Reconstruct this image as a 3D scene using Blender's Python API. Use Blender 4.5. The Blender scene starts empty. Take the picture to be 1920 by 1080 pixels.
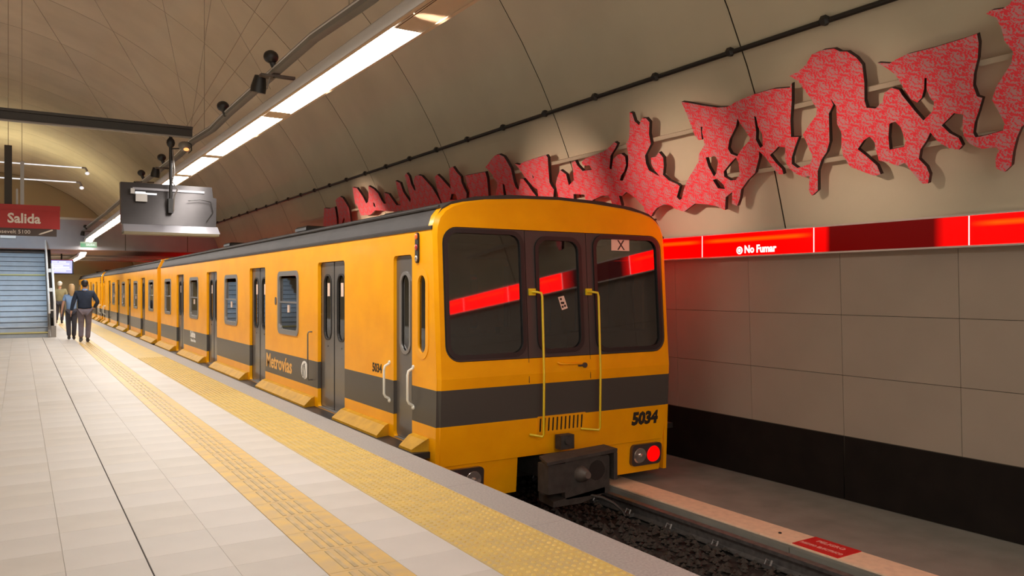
import bpy, bmesh, math, random, json
from mathutils import Vector, Matrix
from mathutils.geometry import tessellate_polygon
random.seed(7)
SC = bpy.context.scene
COL = SC.collection
# ---------------------------------------------------------------- camera, world, exposure
cam_d = bpy.data.cameras.new('camera'); cam = bpy.data.objects.new('camera', cam_d); COL.objects.link(cam)
cam_d.sensor_width = 36; cam_d.lens = 1480 / 1920 * 36; cam_d.shift_y = 0.0005
cam.location = (0, 0, 1.55); cam.rotation_euler = (math.radians(90), 0, -math.radians(31.9775))
cam_d.clip_end = 300; cam_d.clip_start = 0.05
SC.camera = cam
SC.view_settings.view_transform = 'Standard'; SC.view_settings.look = 'None'
SC.view_settings.gamma = 1; SC.view_settings.use_curve_mapping = False
SC.view_settings.exposure = 1.0
W = bpy.data.worlds.new('world'); SC.world = W; W.use_nodes = True
W.node_tree.nodes['Background'].inputs[0].default_value = (1.0, 0.92, 0.80, 1)
W.node_tree.nodes['Background'].inputs[1].default_value = 0.70
LAMP_MAIN = 19.5; LAMP_COL = (1.0, 0.96, 0.91); BAND_STR = 5.0
XC, ZC, RV = -1.81, -0.07, 9.16            # the vault's axis and radius
XS, YF, XM = 3.33, 6.64, 4.80               # train side, train front, train centre line
BED = -0.80

def spot(name, loc, target, energy, size, col, blend=0.6, r=0.05):
    l = bpy.data.lights.new(name, 'SPOT'); l.energy = energy; l.spot_size = math.radians(size); l.spot_blend = blend
    l.color = col; l.shadow_soft_size = r
    o = bpy.data.objects.new(name, l); COL.objects.link(o); o.location = loc
    o.rotation_euler = (Vector(target) - Vector(loc)).to_track_quat('-Z', 'Y').to_euler()
    return o

# ---------------------------------------------------------------- materials
def _nt(name):
    m = bpy.data.materials.new(name); m.use_nodes = True
    nt = m.node_tree; return m, nt, nt.nodes['Principled BSDF']
def mat(name, col, rough=0.5, metal=0.0, coat=0.0, noise=0.0, nscale=20, bump=0.0, bscale=80, spec=0.5, col2=None, stretch=(1,1,1)):
    m, nt, b = _nt(name); N = nt.nodes; L = nt.links
    b.inputs['Base Color'].default_value = (*col, 1); b.inputs['Roughness'].default_value = rough
    b.inputs['Metallic'].default_value = metal; b.inputs['Coat Weight'].default_value = coat
    b.inputs['Coat Roughness'].default_value = 0.12; b.inputs['Specular IOR Level'].default_value = spec
    if noise or bump:
        tc = N.new('ShaderNodeTexCoord'); mp = N.new('ShaderNodeMapping'); mp.inputs['Scale'].default_value = stretch
        L.new(tc.outputs['Object'], mp.inputs[0])
    if noise:
        n = N.new('ShaderNodeTexNoise'); n.inputs['Scale'].default_value = nscale; n.inputs['Detail'].default_value = 5
        L.new(mp.outputs[0], n.inputs['Vector'])
        r = N.new('ShaderNodeValToRGB')
        c2 = col2 or tuple(c * (1 - noise) for c in col)
        r.color_ramp.elements[0].color = (*c2, 1); r.color_ramp.elements[1].color = (*[min(1, c * (1 + noise * .4)) for c in col], 1)
        r.color_ramp.elements[0].position = 0.3; r.color_ramp.elements[1].position = 0.7
        L.new(n.outputs['Fac'], r.inputs[0]); L.new(r.outputs[0], b.inputs['Base Color'])
    if bump:
        n2 = N.new('ShaderNodeTexNoise'); n2.inputs['Scale'].default_value = bscale; n2.inputs['Detail'].default_value = 3
        L.new(mp.outputs[0], n2.inputs['Vector'])
        bp = N.new('ShaderNodeBump'); bp.inputs['Strength'].default_value = bump; bp.inputs['Distance'].default_value = 0.01
        L.new(n2.outputs['Fac'], bp.inputs['Height']); L.new(bp.outputs[0], b.inputs['Normal'])
    return m
def emit(name, col, strength, base=(0.02, 0.02, 0.02), rough=0.4):
    m, nt, b = _nt(name)
    b.inputs['Base Color'].default_value = (*base, 1); b.inputs['Roughness'].default_value = rough
    b.inputs['Emission Color'].default_value = (*col, 1); b.inputs['Emission Strength'].default_value = strength
    return m
def paint_bands(name, rough):
    # yellow coach paint with the painted grey stripe along the waist (height above the rail)
    m, nt, b = _nt(name); N = nt.nodes; L = nt.links
    tc = N.new('ShaderNodeTexCoord'); sp = N.new('ShaderNodeSeparateXYZ'); L.new(tc.outputs['Object'], sp.inputs[0])
    a = N.new('ShaderNodeMath'); a.operation = 'GREATER_THAN'; a.inputs[1].default_value = 0.66 + 0.235
    c = N.new('ShaderNodeMath'); c.operation = 'LESS_THAN'; c.inputs[1].default_value = 0.66 + 0.585
    L.new(sp.outputs['Z'], a.inputs[0]); L.new(sp.outputs['Z'], c.inputs[0])
    mu = N.new('ShaderNodeMath'); mu.operation = 'MULTIPLY'; L.new(a.outputs[0], mu.inputs[0]); L.new(c.outputs[0], mu.inputs[1])
    n = N.new('ShaderNodeTexNoise'); n.inputs['Scale'].default_value = 2.5; n.inputs['Detail'].default_value = 6
    L.new(tc.outputs['Object'], n.inputs['Vector'])
    r = N.new('ShaderNodeValToRGB'); r.color_ramp.elements[0].color = (0.86, 0.350, 0.0015, 1); r.color_ramp.elements[1].color = (0.93, 0.400, 0.002, 1)
    r.color_ramp.elements[0].position = .35; r.color_ramp.elements[1].position = .65
    L.new(n.outputs['Fac'], r.inputs[0])
    mx = N.new('ShaderNodeMix'); mx.data_type = 'RGBA'; L.new(mu.outputs[0], mx.inputs['Factor'])
    L.new(r.outputs[0], mx.inputs['A']); mx.inputs['B'].default_value = (0.072, 0.064, 0.056, 1)
    L.new(mx.outputs['Result'], b.inputs['Base Color'])
    b.inputs['Roughness'].default_value = rough; b.inputs['Coat Weight'].default_value = 0.06; b.inputs['Coat Roughness'].default_value = 0.1; b.inputs['Specular IOR Level'].default_value = 0.18
    return m
def glass(name, tint, gloss=0.12, rough=0.03):
    m, nt, b = _nt(name); N = nt.nodes; L = nt.links
    N.remove(b); out = N['Material Output']
    t = N.new('ShaderNodeBsdfTransparent'); t.inputs[0].default_value = (*tint, 1)
    g = N.new('ShaderNodeBsdfGlossy'); g.inputs['Roughness'].default_value = rough; g.inputs[0].default_value = (.9, .9, .9, 1)
    f = N.new('ShaderNodeFresnel'); f.inputs[0].default_value = 1.5
    ad = N.new('ShaderNodeMath'); ad.operation = 'ADD'; ad.inputs[1].default_value = gloss; ad.use_clamp = True
    L.new(f.outputs[0], ad.inputs[0])
    mx = N.new('ShaderNodeMixShader'); L.new(ad.outputs[0], mx.inputs[0]); L.new(t.outputs[0], mx.inputs[1]); L.new(g.outputs[0], mx.inputs[2])
    L.new(mx.outputs[0], out.inputs[0])
    return m
def mural_mat():
    m, nt, b = _nt('mural_print'); N = nt.nodes; L = nt.links
    uv = N.new('ShaderNodeUVMap'); uv.uv_map = 'UVMap'
    mp = N.new('ShaderNodeMapping'); mp.inputs['Scale'].default_value = (8.0, 8.4, 1); mp.inputs['Rotation'].default_value = (0, 0, 0.03)
    L.new(uv.outputs[0], mp.inputs[0])
    fr = N.new('ShaderNodeVectorMath'); fr.operation = 'FRACTION'; L.new(mp.outputs[0], fr.inputs[0])
    sub = N.new('ShaderNodeVectorMath'); sub.operation = 'SUBTRACT'; sub.inputs[1].default_value = (.5, .42, 0); L.new(fr.outputs[0], sub.inputs[0])
    nz = N.new('ShaderNodeTexNoise'); nz.inputs['Scale'].default_value = 6; nz.inputs['Detail'].default_value = 2; L.new(fr.outputs[0], nz.inputs['Vector'])
    sc = N.new('ShaderNodeVectorMath'); sc.operation = 'SCALE'; sc.inputs['Scale'].default_value = 0.55; L.new(nz.outputs['Color'], sc.inputs[0])
    ad = N.new('ShaderNodeVectorMath'); ad.operation = 'ADD'; L.new(sub.outputs[0], ad.inputs[0]); L.new(sc.outputs[0], ad.inputs[1])
    wv = N.new('ShaderNodeTexWave'); wv.wave_type = 'RINGS'; wv.rings_direction = 'SPHERICAL'; wv.inputs['Scale'].default_value = 1.15; wv.inputs['Distortion'].default_value = .6
    L.new(ad.outputs[0], wv.inputs['Vector'])
    ck = N.new('ShaderNodeTexChecker'); ck.inputs['Scale'].default_value = 1.0; ck.inputs['Color1'].default_value = (0.72, 0.72, 0.72, 1); ck.inputs['Color2'].default_value = (0.30, 0.30, 0.30, 1)
    L.new(mp.outputs[0], ck.inputs['Vector'])
    gt = N.new('ShaderNodeMath'); gt.operation = 'GREATER_THAN'; L.new(wv.outputs['Fac'], gt.inputs[0]); L.new(ck.outputs['Color'], gt.inputs[1])
    mx = N.new('ShaderNodeMix'); mx.data_type = 'RGBA'; L.new(gt.outputs[0], mx.inputs['Factor'])
    mx.inputs['A'].default_value = (0.95, 0.035, 0.065, 1); mx.inputs['B'].default_value = (0.64, 0.28, 0.31, 1)
    L.new(mx.outputs['Result'], b.inputs['Base Color']); b.inputs['Roughness'].default_value = 0.45
    return m
def band_mat(name, lo, hi, glow):
    # backlit acrylic: the tube behind it shows as a brighter streak (UV: u along the panel, v up)
    m, nt, b = _nt(name); N = nt.nodes; L = nt.links
    uv = N.new('ShaderNodeUVMap'); uv.uv_map = 'UVMap'; sp = N.new('ShaderNodeSeparateXYZ'); L.new(uv.outputs[0], sp.inputs[0])
    if glow:   # lit: streak near the top
        r = N.new('ShaderNodeValToRGB'); e = r.color_ramp.elements
        e[0].position = 0.0; e[0].color = (*lo, 1); e[1].position = 1.0; e[1].color = (*lo, 1)
        a = e.new(0.6); a.color = (*lo, 1); c = e.new(0.72); c.color = (*hi, 1); d = e.new(0.84); d.color = (*lo, 1)
        L.new(sp.outputs['Y'], r.inputs[0])
        ru = N.new('ShaderNodeValToRGB'); f = ru.color_ramp.elements; f[0].color = (0, 0, 0, 1); f[0].position = .0; f[1].color = (0, 0, 0, 1); f[1].position = 1
        g = f.new(.14); g.color = (1, 1, 1, 1); h = f.new(.86); h.color = (1, 1, 1, 1); L.new(sp.outputs['X'], ru.inputs[0])
        mx = N.new('ShaderNodeMix'); mx.data_type = 'RGBA'; L.new(ru.outputs[0], mx.inputs['Factor']); mx.inputs['A'].default_value = (*lo, 1)
        L.new(r.outputs[0], mx.inputs['B']); src = mx.outputs['Result']
    else:      # its own tube is out: only the neighbours shine through the ends
        ru = N.new('ShaderNodeValToRGB'); f = ru.color_ramp.elements; f[0].color = (*hi, 1); f[0].position = .0; f[1].color = (*hi, 1); f[1].position = 1
        g = f.new(.2); g.color = (*lo, 1); h = f.new(.88); h.color = (*lo, 1); L.new(sp.outputs['X'], ru.inputs[0]); src = ru.outputs[0]
    L.new(src, b.inputs['Emission Color']); b.inputs['Emission Strength'].default_value = BAND_STR
    b.inputs['Base Color'].default_value = (0.03, 0.0, 0.0, 1); b.inputs['Roughness'].default_value = 0.3; b.inputs['Specular IOR Level'].default_value = 0.1
    return m
def steps_mat(name, a, bcol, z0, z1): return None

M = {}
M['tile'] = mat('terrazzo_tile', (0.64, 0.61, 0.565), 0.58, noise=.10, nscale=1.1, bump=.04, bscale=250)
M['tile2'] = mat('terrazzo_tile_warm', (0.62, 0.585, 0.53), 0.58, noise=.10, nscale=1.7, bump=.04, bscale=250)
M['grout'] = mat('grout', (0.44, 0.41, 0.37), 0.9)
M['seam'] = mat('expansion_joint', (0.07, 0.06, 0.055), 0.9)
M['coping'] = mat('granite_coping', (0.40, 0.37, 0.345), 0.6, noise=.22, nscale=60, bump=.15, bscale=180)
M['tact'] = mat('yellow_tactile_tile', (0.62, 0.44, 0.12), 0.55, noise=.25, nscale=5, col2=(0.55, 0.42, 0.20), bump=.1)
M['dome'] = mat('yellow_dome_top', (0.72, 0.52, 0.16), 0.5, noise=.2, nscale=7)
M['guide'] = mat('worn_yellow_guide_tile', (0.69, 0.46, 0.12), 0.5, noise=.3, nscale=6, col2=(0.56, 0.41, 0.21))
M['bar'] = mat('worn_guide_bar', (0.62, 0.46, 0.22), 0.5, noise=.3, nscale=9)
M['vault'] = mat('vault_render', (0.62, 0.56, 0.42), 0.85, noise=.12, nscale=0.7, bump=.15, bscale=30)
M['backing'] = mat('joint_backing', (0.06, 0.05, 0.035), 0.95)
M['wallp'] = mat('wall_panel_enamel', (0.365, 0.30, 0.235), 0.55, noise=.08, nscale=1.3, bump=.05, bscale=60)
M['darkp'] = mat('dark_plinth_panel', (0.012, 0.008, 0.006), 0.8, spec=.2, noise=.3, nscale=4)
M['ledge'] = mat('ledge_concrete', (0.24, 0.225, 0.19), 0.85, noise=.2, nscale=3, bump=.2, bscale=40)
M['cream'] = mat('cream_edge_paint', (0.85, 0.63, 0.43), 0.6, noise=.12, nscale=14)
M['bed'] = mat('track_bed', (0.022, 0.018, 0.014), 0.95, noise=.4, nscale=12, bump=.6, bscale=40)
M['stone'] = mat('oily_ballast', (0.045, 0.036, 0.028), 0.9, noise=.5, nscale=30)
M['rail'] = mat('rail_steel', (0.20, 0.185, 0.175), 0.45, metal=.7, noise=.3, nscale=20)
M['yellow'] = paint_bands('coach_paint', 0.3)
M['yplain'] = mat('yellow_paint', (0.90, 0.38, 0.002), 0.35, coat=.2, spec=.3)
M['fender'] = mat('yellow_fender_worn', (0.54, 0.28, 0.015), 0.5, noise=.2, nscale=8, spec=.08)
M['roofg'] = mat('roof_grey', (0.034, 0.027, 0.024), 0.7, noise=.25, nscale=3)
M['grey'] = mat('window_band_grey', (0.050, 0.042, 0.040), 0.42)
M['doorg'] = mat('door_grey', (0.105, 0.092, 0.080), 0.32, noise=.15, nscale=3, coat=.3)
M['rubber'] = mat('black_rubber', (0.012, 0.011, 0.011), 0.5)
M['alu'] = mat('window_aluminium', (0.30, 0.28, 0.26), 0.35, metal=.6)
M['white'] = mat('off_white_paint', (0.72, 0.70, 0.62), 0.4)
M['black'] = mat('black_metal', (0.014, 0.012, 0.011), 0.45)
M['iron'] = mat('coupler_iron', (0.045, 0.038, 0.032), 0.6, noise=.4, nscale=12, bump=.3)
M['brown'] = mat('worn_cone', (0.11, 0.085, 0.07), 0.55, noise=.3, nscale=12)
M['handrail'] = mat('handrail_yellow', (0.75, 0.52, 0.01), 0.35, coat=.3)
M['glass_f'] = glass('front_glass', (0.45, 0.40, 0.40), 0.09)
M['glass_s'] = glass('side_glass', (0.42, 0.40, 0.38), 0.08)
M['inter'] = mat('interior_lining', (0.20, 0.165, 0.15), 0.6)
M['interd'] = mat('interior_dark', (0.085, 0.055, 0.055), 0.7)
M['desk'] = mat('desk_black', (0.012, 0.008, 0.008), 0.8)
M['seatr'] = mat('seat_red', (0.35, 0.06, 0.03), 0.5)
M['print'] = mat('black_print', (0.02, 0.015, 0.01), 0.6)
M['orange_print'] = mat('orange_print', (0.80, 0.42, 0.10), 0.5)
M['wprint'] = mat('white_print', (0.80, 0.78, 0.74), 0.5)
M['salmon'] = mat('paper_salmon', (0.80, 0.58, 0.46), 0.7)
M['redlamp'] = emit('red_tail_lamp', (1, 0.0, 0.0), 0.8, (0.25, 0.0, 0.0), .3)
M['redoff'] = mat('red_lens', (0.35, 0.01, 0.015), 0.15, coat=1)
M['lens'] = mat('clear_lens', (0.55, 0.48, 0.44), 0.2, metal=.8)
M['chrome'] = mat('lamp_bezel', (0.16, 0.13, 0.12), 0.3, metal=.8)
M['amber'] = mat('amber_lens', (0.75, 0.13, 0.01), 0.2, coat=1)
M['house'] = mat('fixture_housing', (0.60, 0.57, 0.55), 0.35, metal=.2)
M['lip'] = mat('fixture_lip', (0.50, 0.38, 0.27), 0.4)
M['diff'] = emit('lit_diffuser', LAMP_COL, LAMP_MAIN, (0.8, 0.8, 0.8))
M['diffl'] = emit('lit_diffuser_far_side', LAMP_COL, LAMP_MAIN * 0.8, (0.8, 0.8, 0.8))
M['tube'] = emit('cool_tube', (0.85, 0.92, 1.0), 0.38, (0.8, 0.8, 0.8))
M['louver'] = mat('louver_aluminium', (0.75, 0.62, 0.50), 0.18, metal=1)
M['trunk'] = mat('spot_track_grey', (0.20, 0.185, 0.165), 0.45, metal=.3)
M['beam'] = mat('beam_brown_grey', (0.040, 0.034, 0.028), 0.5, metal=.2)
M['beaml'] = mat('beam_lip', (0.22, 0.20, 0.18), 0.5)
M['wire'] = mat('steel_wire', (0.30, 0.26, 0.19), 0.6)
M['monitor'] = mat('monitor_back_steel', (0.05, 0.044, 0.044), 0.3, metal=.6, noise=.15, nscale=6)
M['monl'] = mat('monitor_lip', (0.26, 0.25, 0.27), 0.4, metal=.3)
M['monb'] = mat('monitor_base_brass', (0.16, 0.13, 0.07), 0.6)
M['signred'] = mat('sign_red', (0.42, 0.02, 0.02), 0.45)
M['signdk'] = mat('sign_lower_strip', (0.07, 0.05, 0.045), 0.5)
M['signred2'] = mat('danger_red', (0.62, 0.012, 0.012), 0.45)
M['signpk'] = mat('danger_lettering', (0.80, 0.40, 0.34), 0.6)
M['signw'] = mat('sign_lettering', (0.78, 0.74, 0.70), 0.5)
M['band'] = band_mat('red_band_lit', (1.0, 0.0, 0.0), (1.0, 0.012, 0.0), True)
M['bandoff'] = band_mat('red_band_dim', (0.011, 0.0, 0.0), (0.30, 0.0, 0.0), False)
M['bandtext'] = emit('band_lettering', (1, 0.85, 0.8), .6, (0.8, 0.8, 0.8))
M['bandframe'] = mat('band_frame', (0.55, 0.47, 0.42), 0.4, metal=.3)
M['mural'] = mural_mat()
M['mside'] = mat('mural_edge', (0.030, 0.012, 0.010), 0.6)
M['mrail'] = mat('mural_rail', (0.50, 0.42, 0.32), 0.5)
M['mezz'] = mat('bridge_concrete_grey', (0.36, 0.34, 0.35), 0.7, noise=.12, nscale=1.5)
M['mezzu'] = mat('bridge_soffit_red_glow', (0.30, 0.16, 0.12), 0.7, noise=.15, nscale=1.5)  # red glow of the light band put into the soffit colour
M['mezzt'] = mat('bridge_cap', (0.55, 0.52, 0.42), 0.6)
M['step'] = mat('stair_step', (0.46, 0.50, 0.53), 0.55, noise=.1, nscale=5)
M['stepd'] = mat('stair_riser', (0.38, 0.42, 0.46), 0.6, noise=.1, nscale=5)
M['nose'] = mat('yellow_step_nosing', (0.50, 0.46, 0.20), 0.6)
M['tv'] = emit('tv_screen', (0.40, 0.40, 1.0), .8)
M['tvw'] = emit('tv_screen_white', (0.85, 0.85, 1.0), 1.1)
M['exitg'] = emit('exit_sign_green', (0.06, 0.45, 0.16), 0.35)
M['exitw'] = emit('exit_sign_white', (0.7, 1.0, 0.8), 0.5)
M['exitp'] = emit('exit_sign_plate', (0.45, 0.60, 0.35), 0.3)
M['orange'] = emit('orange_lamp', (1.0, 0.28, 0.08), 1.2)
M['skin'] = mat('skin', (0.55, 0.30, 0.20), 0.55)
M['navy'] = mat('navy_cloth', (0.014, 0.024, 0.050), 0.85, noise=.2, nscale=9)
M['collar'] = mat('pale_blue_cotton', (0.22, 0.36, 0.62), 0.85)
M['trgrey'] = mat('purple_grey_wool', (0.15, 0.125, 0.15), 0.85, noise=.2, nscale=9)
M['trdark'] = mat('dark_trouser_cloth', (0.05, 0.05, 0.07), 0.85)
M['olive'] = mat('olive_beige_cloth', (0.31, 0.27, 0.14), 0.85, noise=.2, nscale=9)
M['hairb'] = mat('dark_hair', (0.012, 0.009, 0.010), 0.6)
M['hairy'] = mat('blond_hair', (0.50, 0.33, 0.16), 0.6)
M['hairw'] = mat('white_hair', (0.72, 0.70, 0.62), 0.7)
M['shoe'] = mat('black_leather', (0.015, 0.012, 0.012), 0.35)
M['endw'] = mat('end_wall', (0.50, 0.43, 0.27), 0.9)

# ---------------------------------------------------------------- builders
ORG = {}
class MB:
    def __init__(s): s.v = []; s.f = []; s.m = []; s.uv = {}
    def face(s, pts, mi=0, uv=None):
        i = len(s.v); s.v += [tuple(p) for p in pts]; s.f.append(tuple(range(i, i + len(pts)))); s.m.append(mi)
        if uv: s.uv[len(s.f) - 1] = uv
        return s
    def add(s, vs, fs, mi=0):
        i = len(s.v); s.v += [tuple(p) for p in vs]
        for f in fs: s.f.append(tuple(i + k for k in f)); s.m.append(mi)
        return s
    def box(s, x0, x1, y0, y1, z0, z1, mi=0, ch=0.0):
        if x0 > x1: x0, x1 = x1, x0
        if y0 > y1: y0, y1 = y1, y0
        if z0 > z1: z0, z1 = z1, z0
        if ch:
            xs = [(x0, x1, y0, y1, z0), (x0, x1, y0, y1, z1 - ch), (x0 + ch, x1 - ch, y0 + ch, y1 - ch, z1)]
            vs = []
            for a, b, c, d, z in xs: vs += [(a, c, z), (b, c, z), (b, d, z), (a, d, z)]
            fs = [(3, 2, 1, 0), (8, 9, 10, 11)]
            for k in (0, 4):
                for j in range(4): fs.append((k + j, k + (j + 1) % 4, k + 4 + (j + 1) % 4, k + 4 + j))
            return s.add(vs, fs, mi)
        vs = [(x, y, z) for z in (z0, z1) for x, y in ((x0, y0), (x1, y0), (x1, y1), (x0, y1))]
        return s.add(vs, [(3, 2, 1, 0), (4, 5, 6, 7), (0, 1, 5, 4), (1, 2, 6, 5), (2, 3, 7, 6), (3, 0, 4, 7)], mi)
    def hexa(s, a, b, mi=0):
        # a, b: two matching loops joined into a closed solid
        n = len(a)
        return s.add(list(a) + list(b), [tuple(range(n - 1, -1, -1)), tuple(range(n, 2 * n))] + [(k, (k + 1) % n, n + (k + 1) % n, n + k) for k in range(n)], mi)
    def tube(s, pts, r, n=8, mi=0, cap=True, closed=False):
        pts = [Vector(p) for p in pts]; rs = r if isinstance(r, (list, tuple)) else [r] * len(pts)
        loops = []; up = Vector((0, 0, 1)); K = len(pts); u = None
        for i, p in enumerate(pts):
            if closed: d = (pts[(i + 1) % K] - pts[i - 1]).normalized()
            else: d = (pts[min(i + 1, K - 1)] - pts[max(i - 1, 0)]).normalized()
            if u is None: u = d.cross(up if abs(d.z) < .95 else Vector((1, 0, 0))).normalized()
            else: u = (u - d * u.dot(d)).normalized()
            w = d.cross(u)
            loops.append([p + (u * math.cos(2 * math.pi * k / n) + w * math.sin(2 * math.pi * k / n)) * rs[i] for k in range(n)])
        vs = [q for l in loops for q in l]; fs = []
        for i in range(K if closed else K - 1):
            j = (i + 1) % K
            for k in range(n): fs.append((i * n + k, i * n + (k + 1) % n, j * n + (k + 1) % n, j * n + k))
        if cap and not closed: fs += [tuple(range(n - 1, -1, -1)), tuple((K - 1) * n + k for k in range(n))]
        return s.add(vs, fs, mi)
    def ball(s, c, r, mi=0, n=10, m=6):
        r = r if isinstance(r, (tuple, list)) else (r, r, r); vs = []; fs = []
        for i in range(m + 1):
            t = math.pi * i / m
            for k in range(n):
                a = 2 * math.pi * k / n
                vs.append((c[0] + r[0] * math.sin(t) * math.cos(a), c[1] + r[1] * math.sin(t) * math.sin(a), c[2] + r[2] * math.cos(t)))
        for i in range(m):
            for k in range(n): fs.append((i * n + k, (i + 1) * n + k, (i + 1) * n + (k + 1) % n, i * n + (k + 1) % n))
        return s.add(vs, fs, mi)
    def cyl(s, a, b, r, n=16, mi=0): return s.tube([a, b], r, n, mi)
    def plate(s, outer, holes, mapf, t, mi=0, smi=None):
        # outer and holes in 2-D; mapf(p, d) -> 3-D point at depth d behind the face
        loops = [outer] + list(holes)
        polys = [[Vector((p[0], p[1], 0)) for p in l] for l in loops]
        flat = [p for l in loops for p in l]; tri = tessellate_polygon(polys)
        vs = [mapf(p, 0) for p in flat] + [mapf(p, t) for p in flat]; n = len(flat)
        fs = []; 
        a0 = None
        for tr in tri:
            a, b, c = [flat[k] for k in tr]
            ar = (b[0] - a[0]) * (c[1] - a[1]) - (b[1] - a[1]) * (c[0] - a[0])
            if ar < 0: tr = (tr[0], tr[2], tr[1])
            fs.append(tuple(tr)); fs.append(tuple(n + k for k in reversed(tr)))
        s.add(vs, fs, mi)
        base = len(s.v) - len(vs); o = 0
        for l in loops:
            K = len(l)
            for k in range(K):
                s.f.append((base + o + k, base + n + o + k, base + n + o + (k + 1) % K, base + o + (k + 1) % K)); s.m.append(mi if smi is None else smi)
            o += K
        return s

def mesh_of(name, mb, mats, org, smooth=False):
    me = bpy.data.meshes.new(name)
    me.from_pydata([(v[0] - org[0], v[1] - org[1], v[2] - org[2]) for v in mb.v], [], mb.f)
    mats = mats if isinstance(mats, (list, tuple)) else [mats]
    for m in mats: me.materials.append(M[m] if isinstance(m, str) else m)
    me.polygons.foreach_set('material_index', mb.m)
    if mb.uv:
        ul = me.uv_layers.new(name='UVMap')
        for fi, uvs in mb.uv.items():
            p = me.polygons[fi]
            for li, q in zip(p.loop_indices, uvs): ul.data[li].uv = q
    if smooth:
        me.polygons.foreach_set('use_smooth', [True] * len(me.polygons))
        me.set_sharp_from_angle(angle=math.radians(smooth if smooth is not True else 40))
    me.update(); return me
def tag(o, label=None, cat=None, group=None, kind=None):
    if label: o['label'] = label
    if cat: o['category'] = cat
    if group: o['group'] = group
    if kind: o['kind'] = kind
    return o
def obj(name, mb, mats, parent=None, smooth=False, label=None, cat=None, group=None, kind=None, org=None, recalc=False):
    if org is None:
        if parent is not None: org = ORG[parent.name]
        else:
            xs = [v[0] for v in mb.v]; ys = [v[1] for v in mb.v]; zs = [v[2] for v in mb.v]
            org = Vector(((min(xs) + max(xs)) / 2, (min(ys) + max(ys)) / 2, min(zs)))
    me = mesh_of(name, mb, mats, org, smooth)
    if recalc:
        bm = bmesh.new(); bm.from_mesh(me); bmesh.ops.recalc_face_normals(bm, faces=bm.faces); bm.to_mesh(me); bm.free()
    o = bpy.data.objects.new(name, me); COL.objects.link(o)
    if parent is not None:
        o.parent = parent; o.location = Vector(org) - ORG[parent.name]
    else: o.location = org
    ORG[o.name] = Vector(org)
    return tag(o, label, cat, group, kind)
def thing(name, loc, label=None, cat=None, group=None, kind=None):
    o = bpy.data.objects.new(name, None); COL.objects.link(o); o.location = loc; o.empty_display_size = .1
    ORG[o.name] = Vector(loc); return tag(o, label, cat, group, kind)
def kids(o): return [c for c in bpy.data.objects if c.parent == o]
def copy_tree(o, parent=None, cache=None):
    if cache is None:
        cache = {}
        for c in bpy.data.objects:
            if c.parent: cache.setdefault(c.parent.name, []).append(c)
    c = o.copy(); COL.objects.link(c)
    if parent is not None: c.parent = parent
    for ch in cache.get(o.name, []): copy_tree(ch, c, cache)
    return c
def rrect(x0, x1, y0, y1, r, n=5):
    r = min(r, (x1 - x0) / 2 - 1e-4, (y1 - y0) / 2 - 1e-4); out = []
    for cx, cy, a in ((x1 - r, y0 + r, -90), (x1 - r, y1 - r, 0), (x0 + r, y1 - r, 90), (x0 + r, y0 + r, 180)):
        for k in range(n + 1):
            t = math.radians(a + 90 * k / n); out.append((cx + r * math.cos(t), cy + r * math.sin(t)))
    return out
def ringp(mb, o, i, mapf, t, mi=0): return mb.plate(o, [i], mapf, t, mi)
def text_mb(txt, size, mapf, depth=0.003, bold=0.0, sx=1.0, align='LEFT', shear=0.0):
    cu = bpy.data.curves.new('lettering', 'FONT'); cu.body = txt; cu.size = size; cu.extrude = 0.0; cu.offset = bold; cu.shear = shear
    cu.align_x = align; cu.resolution_u = 2
    to = bpy.data.objects.new('lettering', cu); COL.objects.link(to)
    dg = bpy.context.evaluated_depsgraph_get(); me = bpy.data.meshes.new_from_object(to.evaluated_get(dg))
    mb = MB(); n = len(me.vertices)
    vs = [mapf((v.co.x * sx, v.co.y), 0) for v in me.vertices] + [mapf((v.co.x * sx, v.co.y), depth) for v in me.vertices]
    fs = [tuple(p.vertices) for p in me.polygons]
    ec = {}
    for p in me.polygons:
        vv = list(p.vertices)
        for k in range(len(vv)): ec[(vv[k], vv[(k + 1) % len(vv)])] = 1
    side = [(b, a, n + a, n + b) for (a, b) in ec if (b, a) not in ec]
    mb.add(vs, fs + side)
    bpy.data.objects.remove(to); bpy.data.meshes.remove(me); bpy.data.curves.remove(cu)
    return mb
def vpt(Y, th, R=RV): t = math.radians(th); return (XC + R * math.sin(t), Y, ZC + R * math.cos(t))
# ================================================================ STRUCTURE
PE = 3.12
Y0, Y1 = -8.0, 61.0
fl = obj('floor', MB().box(-6.74, PE - .12, Y0, Y1, -.80, -.006), 'grout', kind='structure')
fl_o = ORG[fl.name]
obj('floor_underlay', MB().box(-6.7, PE - .3, Y0, Y1, -.0058, -.004), 'grout', fl)
def piece(name, me, x, y, z, parent):
    o = bpy.data.objects.new(name, me); COL.objects.link(o); o.parent = parent
    o.location = Vector((x, y, z)) - ORG[parent.name]; ORG[o.name] = Vector((x, y, z)); return o
# tile columns: width .4, centre-lines; expansion joint at X=.62
def tile_mesh(w, l, m, t=.02, ch=.0012):
    return mesh_of('tile', MB().box(-w/2, w/2, -l/2, l/2, -t, 0, ch=ch), m, (0, 0, 0))
tA, tB = tile_mesh(.3988, .3988, 'tile'), tile_mesh(.3988, .3988, 'tile2')
tG = tile_mesh(.3975, .3975, 'tile')
cols_near = [-.785, -.385, .015, .4155] + [.822, 1.2215]
rows = [1.16 + .4 * k for k in range(28)]
YN = rows[-1] + .2
for i, x in enumerate(cols_near):
    for j, y in enumerate(rows):
        if x < -.6 and y < 6: continue
        piece('tile', tA if random.random() < .6 else tB, x, y, 0, fl)
for y in rows: piece('tile', tA if random.random() < .5 else tB, 2.022, y, 0, fl)
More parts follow.
